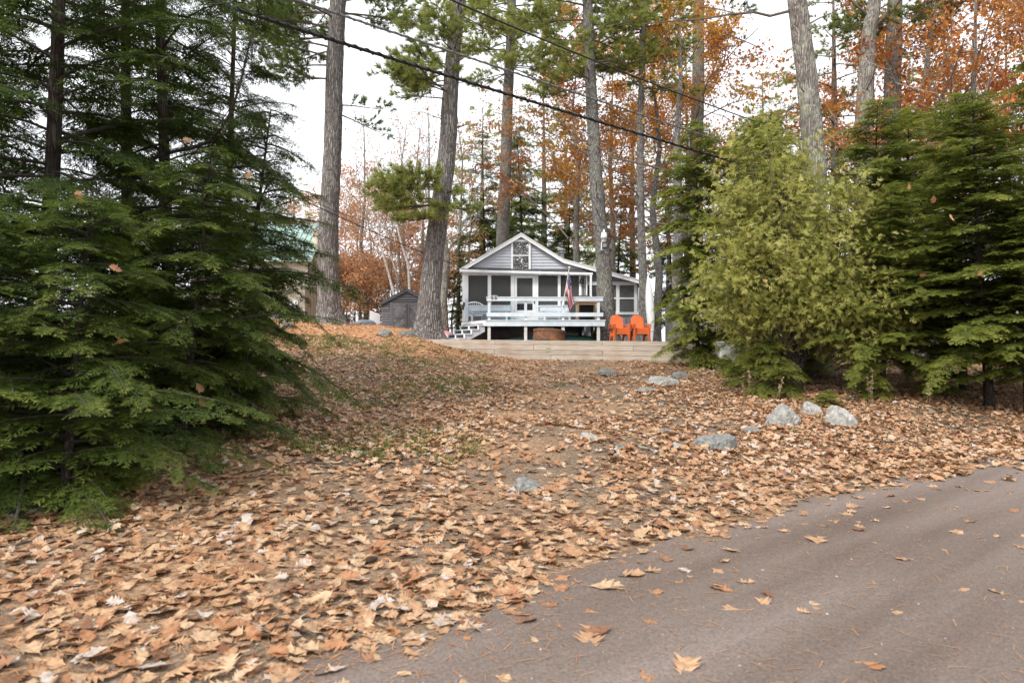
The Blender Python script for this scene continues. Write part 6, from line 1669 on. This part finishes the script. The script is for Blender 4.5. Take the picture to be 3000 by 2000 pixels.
for (rx_, ry_, rw_) in ROCKPOS:     # leaves drifted against the stones
    N = int(26 + 60 * rw_); a = rngL.uniform(PI * .95, PI * 2.05, N); q = rngL.uniform(.40, .62, N) * rw_ + .02
    LX.append(rx_ + np.cos(a) * q * 1.15); LY.append(ry_ + np.sin(a) * q * .9)
LX = np.concatenate(LX); LY = np.concatenate(LY); NL = len(LX)
LZ = gh(LX, LY); eps = .05
NRM = unit(np.stack([-(gh(LX + eps, LY) - LZ) / eps, -(gh(LX, LY + eps) - LZ) / eps, np.ones(NL)], -1))
onroad = LY < road_edge(LX) - .02
tilt = np.where(onroad, .10, .26)
UPV = unit(NRM + rngL.normal(0, 1, (NL, 3)) * tilt[:, None] * np.array((1, 1, 0)))
FWV = rngL.normal(0, 1, (NL, 3)); FWV -= UPV * (FWV * UPV).sum(1)[:, None]; FWV = unit(FWV)
SZ = np.clip(rngL.normal(.098, .032, NL), .04, .17) * np.where(LY > 15, .92, 1)
SZ = np.where(onroad, SZ * 1.35, SZ)
LT = np.clip(rngL.beta(2.2, 2.0, NL) + .10 * vnoise(LX, LY, 1.5, 6), 0, 1)
LT = np.where(rngL.uniform(0, 1, NL) < .05, .03, LT)
HOV = np.where(onroad, .006, rngL.uniform(.004, .035, NL))
POS = np.stack([LX, LY, LZ], -1) + NRM * HOV[:, None]
# the largest-showing leaves are objects of their own
inf = (np.abs(LX / LY) < .745) & (LY > 3.05) & ((EYE - LZ) / LY < .498)
order = np.argsort(np.where(inf, LY / SZ, 1e9))
IND = order[:300]
TONES = [(.03, 'pale grey', 'grey'), (.25, 'pale tan', 'tan'), (.50, 'light brown', 'brown'), (.75, 'orange brown', 'orange'), (.95, 'dark brown', 'dark')]
LM = {}
for v in range(10):
    for ti_, (tv, nm, gk) in enumerate(TONES):
        gg = G(); gg.add(LEAVES[v][0], q=LEAVES[v][1], tint=tv)
        pv = LEAVES[v][0]; gg.tube([(-.5, 0, pv[1][2]), (-.62, .015, pv[1][2] + .01), (-.74, .04, pv[1][2] + .005)], .008, 3, tint=min(1, tv + .15), cap=False)
        LM[v, ti_] = gg.mesh('fallen_leaf', MT['litter'])
for i in IND:
    tv = int(np.argmin([abs(LT[i] - t[0]) for t in TONES])); v = int(rngL.integers(0, 10))
    f, u = FWV[i], UPV[i]; s = np.cross(u, f)
    M = Matrix(((f[0], s[0], u[0], POS[i][0]), (f[1], s[1], u[1], POS[i][1]), (f[2], s[2], u[2], POS[i][2]), (0, 0, 0, 1)))
    o = bpy.data.objects.new('fallen_leaf', LM[v, tv]); COL.objects.link(o)
    o.matrix_world = M @ Matrix.Diagonal((SZ[i] * 1.08, SZ[i] * 1.08, SZ[i] * 1.08, 1))
    if onroad[i]: tag(o, 'loose %s oak leaf lying on the bare dirt road' % TONES[tv][1], 'leaf', 'loose %s leaves on the road' % TONES[tv][2])
    else: tag(o, '%s oak leaf on the thick leaf litter beside the road' % TONES[tv][1], 'leaf', '%s leaves in the roadside litter' % TONES[tv][2])
rest = np.ones(NL, bool); rest[IND] = False
gl = G()
near = rest & (LY < 7.8); farm = rest & ~near
var = rngL.integers(0, 10, NL)
for v in range(10):
    mk = near & (var == v); stamp(gl, *LEAVES[v], POS[mk], FWV[mk], UPV[mk], SZ[mk], LT[mk], 0)
for v in range(6):
    mk = farm & (var % 6 == v); stamp(gl, *FARL[v], POS[mk], FWV[mk], UPV[mk], SZ[mk] * 1.05, LT[mk], 0)
tag(link('leaf_litter', gl.mesh('leaf_litter', MT['litter'])), 'brown and tan fallen oak leaves covering the drive and banks', 'leaves', kind='stuff')
# leaves caught in the shrubs
for k, (px, py, Y, where) in enumerate(((728, 512, 8.0, 'the slender hemlock tips by the sky gap'), (338, 787, 6.0, 'a bough of the upright sapling'), (352, 1000, 5.8, 'a low bough of the upright sapling'), (585, 1135, 7.4, 'the edge of the young hemlock'), (590, 1178, 7.4, 'a low spray of the young hemlock'), (232, 575, 6.6, 'a bough near the bare hemlock trunk'), (550, 410, 8.2, 'the leaning dead sapling'),
        (2735, 585, 12.2, 'the long layered hemlock'), (2665, 545, 12.4, 'the bough beside the cedar top'), (2788, 638, 11.9, 'the hemlock over the leafy bank'), (2872, 798, 11.6, 'the lower layered bough'), (2705, 805, 11.6, 'the shaded bough right of the cedar'), (2242, 822, 13.9, 'the front of the cedar'), (2185, 690, 14.2, 'the left flank of the cedar'))):
    p = P(px, py, Y); f = unit(rngL.normal(0, 1, 3)); u = unit(rngL.normal(0, 1, 3) + (0, -1.2, .4)); s = unit(np.cross(u, f)); u = np.cross(f, s)
    sz = .15 if Y > 9 else .12
    o = bpy.data.objects.new('caught_leaf', LM[k % 10, 3 if k % 3 else 2]); COL.objects.link(o)
    o.matrix_world = Matrix(((f[0], s[0], u[0], p[0]), (f[1], s[1], u[1], p[1]), (f[2], s[2], u[2], p[2]), (0, 0, 0, 1))) @ Matrix.Diagonal((sz, sz, sz, 1))
    tag(o, 'orange brown oak leaf caught on ' + where, 'leaf', 'oak leaves caught in the evergreens')
# fallen needles
N = 34000
y = 2.2 + 27 * rngL.uniform(0, 1, N) ** 1.5; x = rngL.uniform(-1, 1, N) * (.78 * y + .8)
d = (y - road_edge(x)) * .76
k = (rngL.uniform(0, 1, N) < np.where(d > .05, .9, .10 + .9 * np.exp(-np.abs(d) * 2.6))) & ((y < wall_y(x) - .03) | (x < -3.1) | (x > 6.4))
x, y = x[k], y[k]; N = len(x)
a = rngL.uniform(0, 2 * PI, N); L = rngL.uniform(.05, .11, N)
NT = (np.array([(-.5, -.018, 0), (-.5, .018, 0), (.5, .018, .02), (.5, -.018, .02)]), np.array([(0, 1, 2, 3)]))
gn = G(); stamp(gn, *NT, np.stack([x, y, gh(x, y) + .012], -1), np.stack([np.cos(a), np.sin(a), np.zeros(N)], -1), np.tile((0, 0, 1.), (N, 1)), L, rngL.uniform(0, 1, N), 0)
tag(link('pine_needle_litter', gn.mesh('pine_needle_litter', MT['needle'])), 'orange brown pine needles strewn over drive and road', 'needles', kind='stuff')
# grit on the road and drive
N = 5200
y = 2.3 + 10 * rngL.uniform(0, 1, N) ** 1.6; x = rngL.uniform(-1, 1, N) * (.78 * y + .6)
OC = (np.array([(1, 0, 0), (0, 1, 0), (-1, 0, 0), (0, -1, 0), (0, 0, .7), (0, 0, -.5)]) * .5, np.array([(0, 1, 4), (1, 2, 4), (2, 3, 4), (3, 0, 4)]))
MT['grit'] = leafmat('grit_stones', [(.12, .11, .10), (.28, .25, .23), (.48, .44, .40)], trans=0.0)
gg = G(); a = rngL.uniform(0, 6.3, N)
stamp(gg, *OC, np.stack([x, y, gh(x, y) + .007], -1), np.stack([np.cos(a), np.sin(a), 0 * a], -1), np.tile((0, 0, 1.), (N, 1)), np.clip(rngL.exponential(.004, N) + .003, 0, .02), rngL.beta(1.5, 3, N), 0, tri=True)
tag(link('grit', gg.mesh('grit', MT['grit'])), 'small grey grit and pebbles on the dirt road', 'gravel', kind='stuff')
# grass in tufts on the left bank
C = []
for k in range(800):
    yy = rngL.uniform(8, 25); xx = rngL.uniform(-.33 * yy - .8, -.02 * yy - .2)
    if rngL.uniform() < .25: yy = rngL.uniform(20, 24.5); xx = rngL.uniform(-7.5, -3)
    if vnoise(np.array(xx), np.array(yy), .8, 9) > -.1: C.append((xx, yy))
for px, py in ((2415, 1235), (2335, 1270), (2130, 1165), (1790, 1170), (1640, 1130), (1560, 1150), (1380, 1180), (1260, 1110), (1310, 1130), (1200, 1120)): C.append(gp(px, py)[:2])
C = np.array(C); n = 40
bx = np.repeat(C, n, 0) + rngL.normal(0, .10, (len(C) * n, 2)); N = len(bx)
fw = rngL.normal(0, .55, (N, 3)); fw[:, 2] = 1
BLD = (np.array([(0, -.04, 0), (0, .04, 0), (.55, .03, .05), (.55, -.03, .05), (1, 0, .2)]), None)
BV = np.array([(0, -.05, 0), (0, .05, 0), (1, .012, .22), (1, -.012, .22)])
gb = G(); stamp(gb, BV, np.array([(0, 1, 2, 3)]), np.stack([bx[:, 0], bx[:, 1], gh(bx[:, 0], bx[:, 1]) - .005], -1), fw, rngL.normal(0, 1, (N, 3)), rngL.uniform(.05, .13, N), rngL.uniform(0, 1, N), 0)
tag(link('grass', gb.mesh('grass', MT['grass'])), 'thin green and straw grass tufts on the left bank', 'grass', kind='stuff')
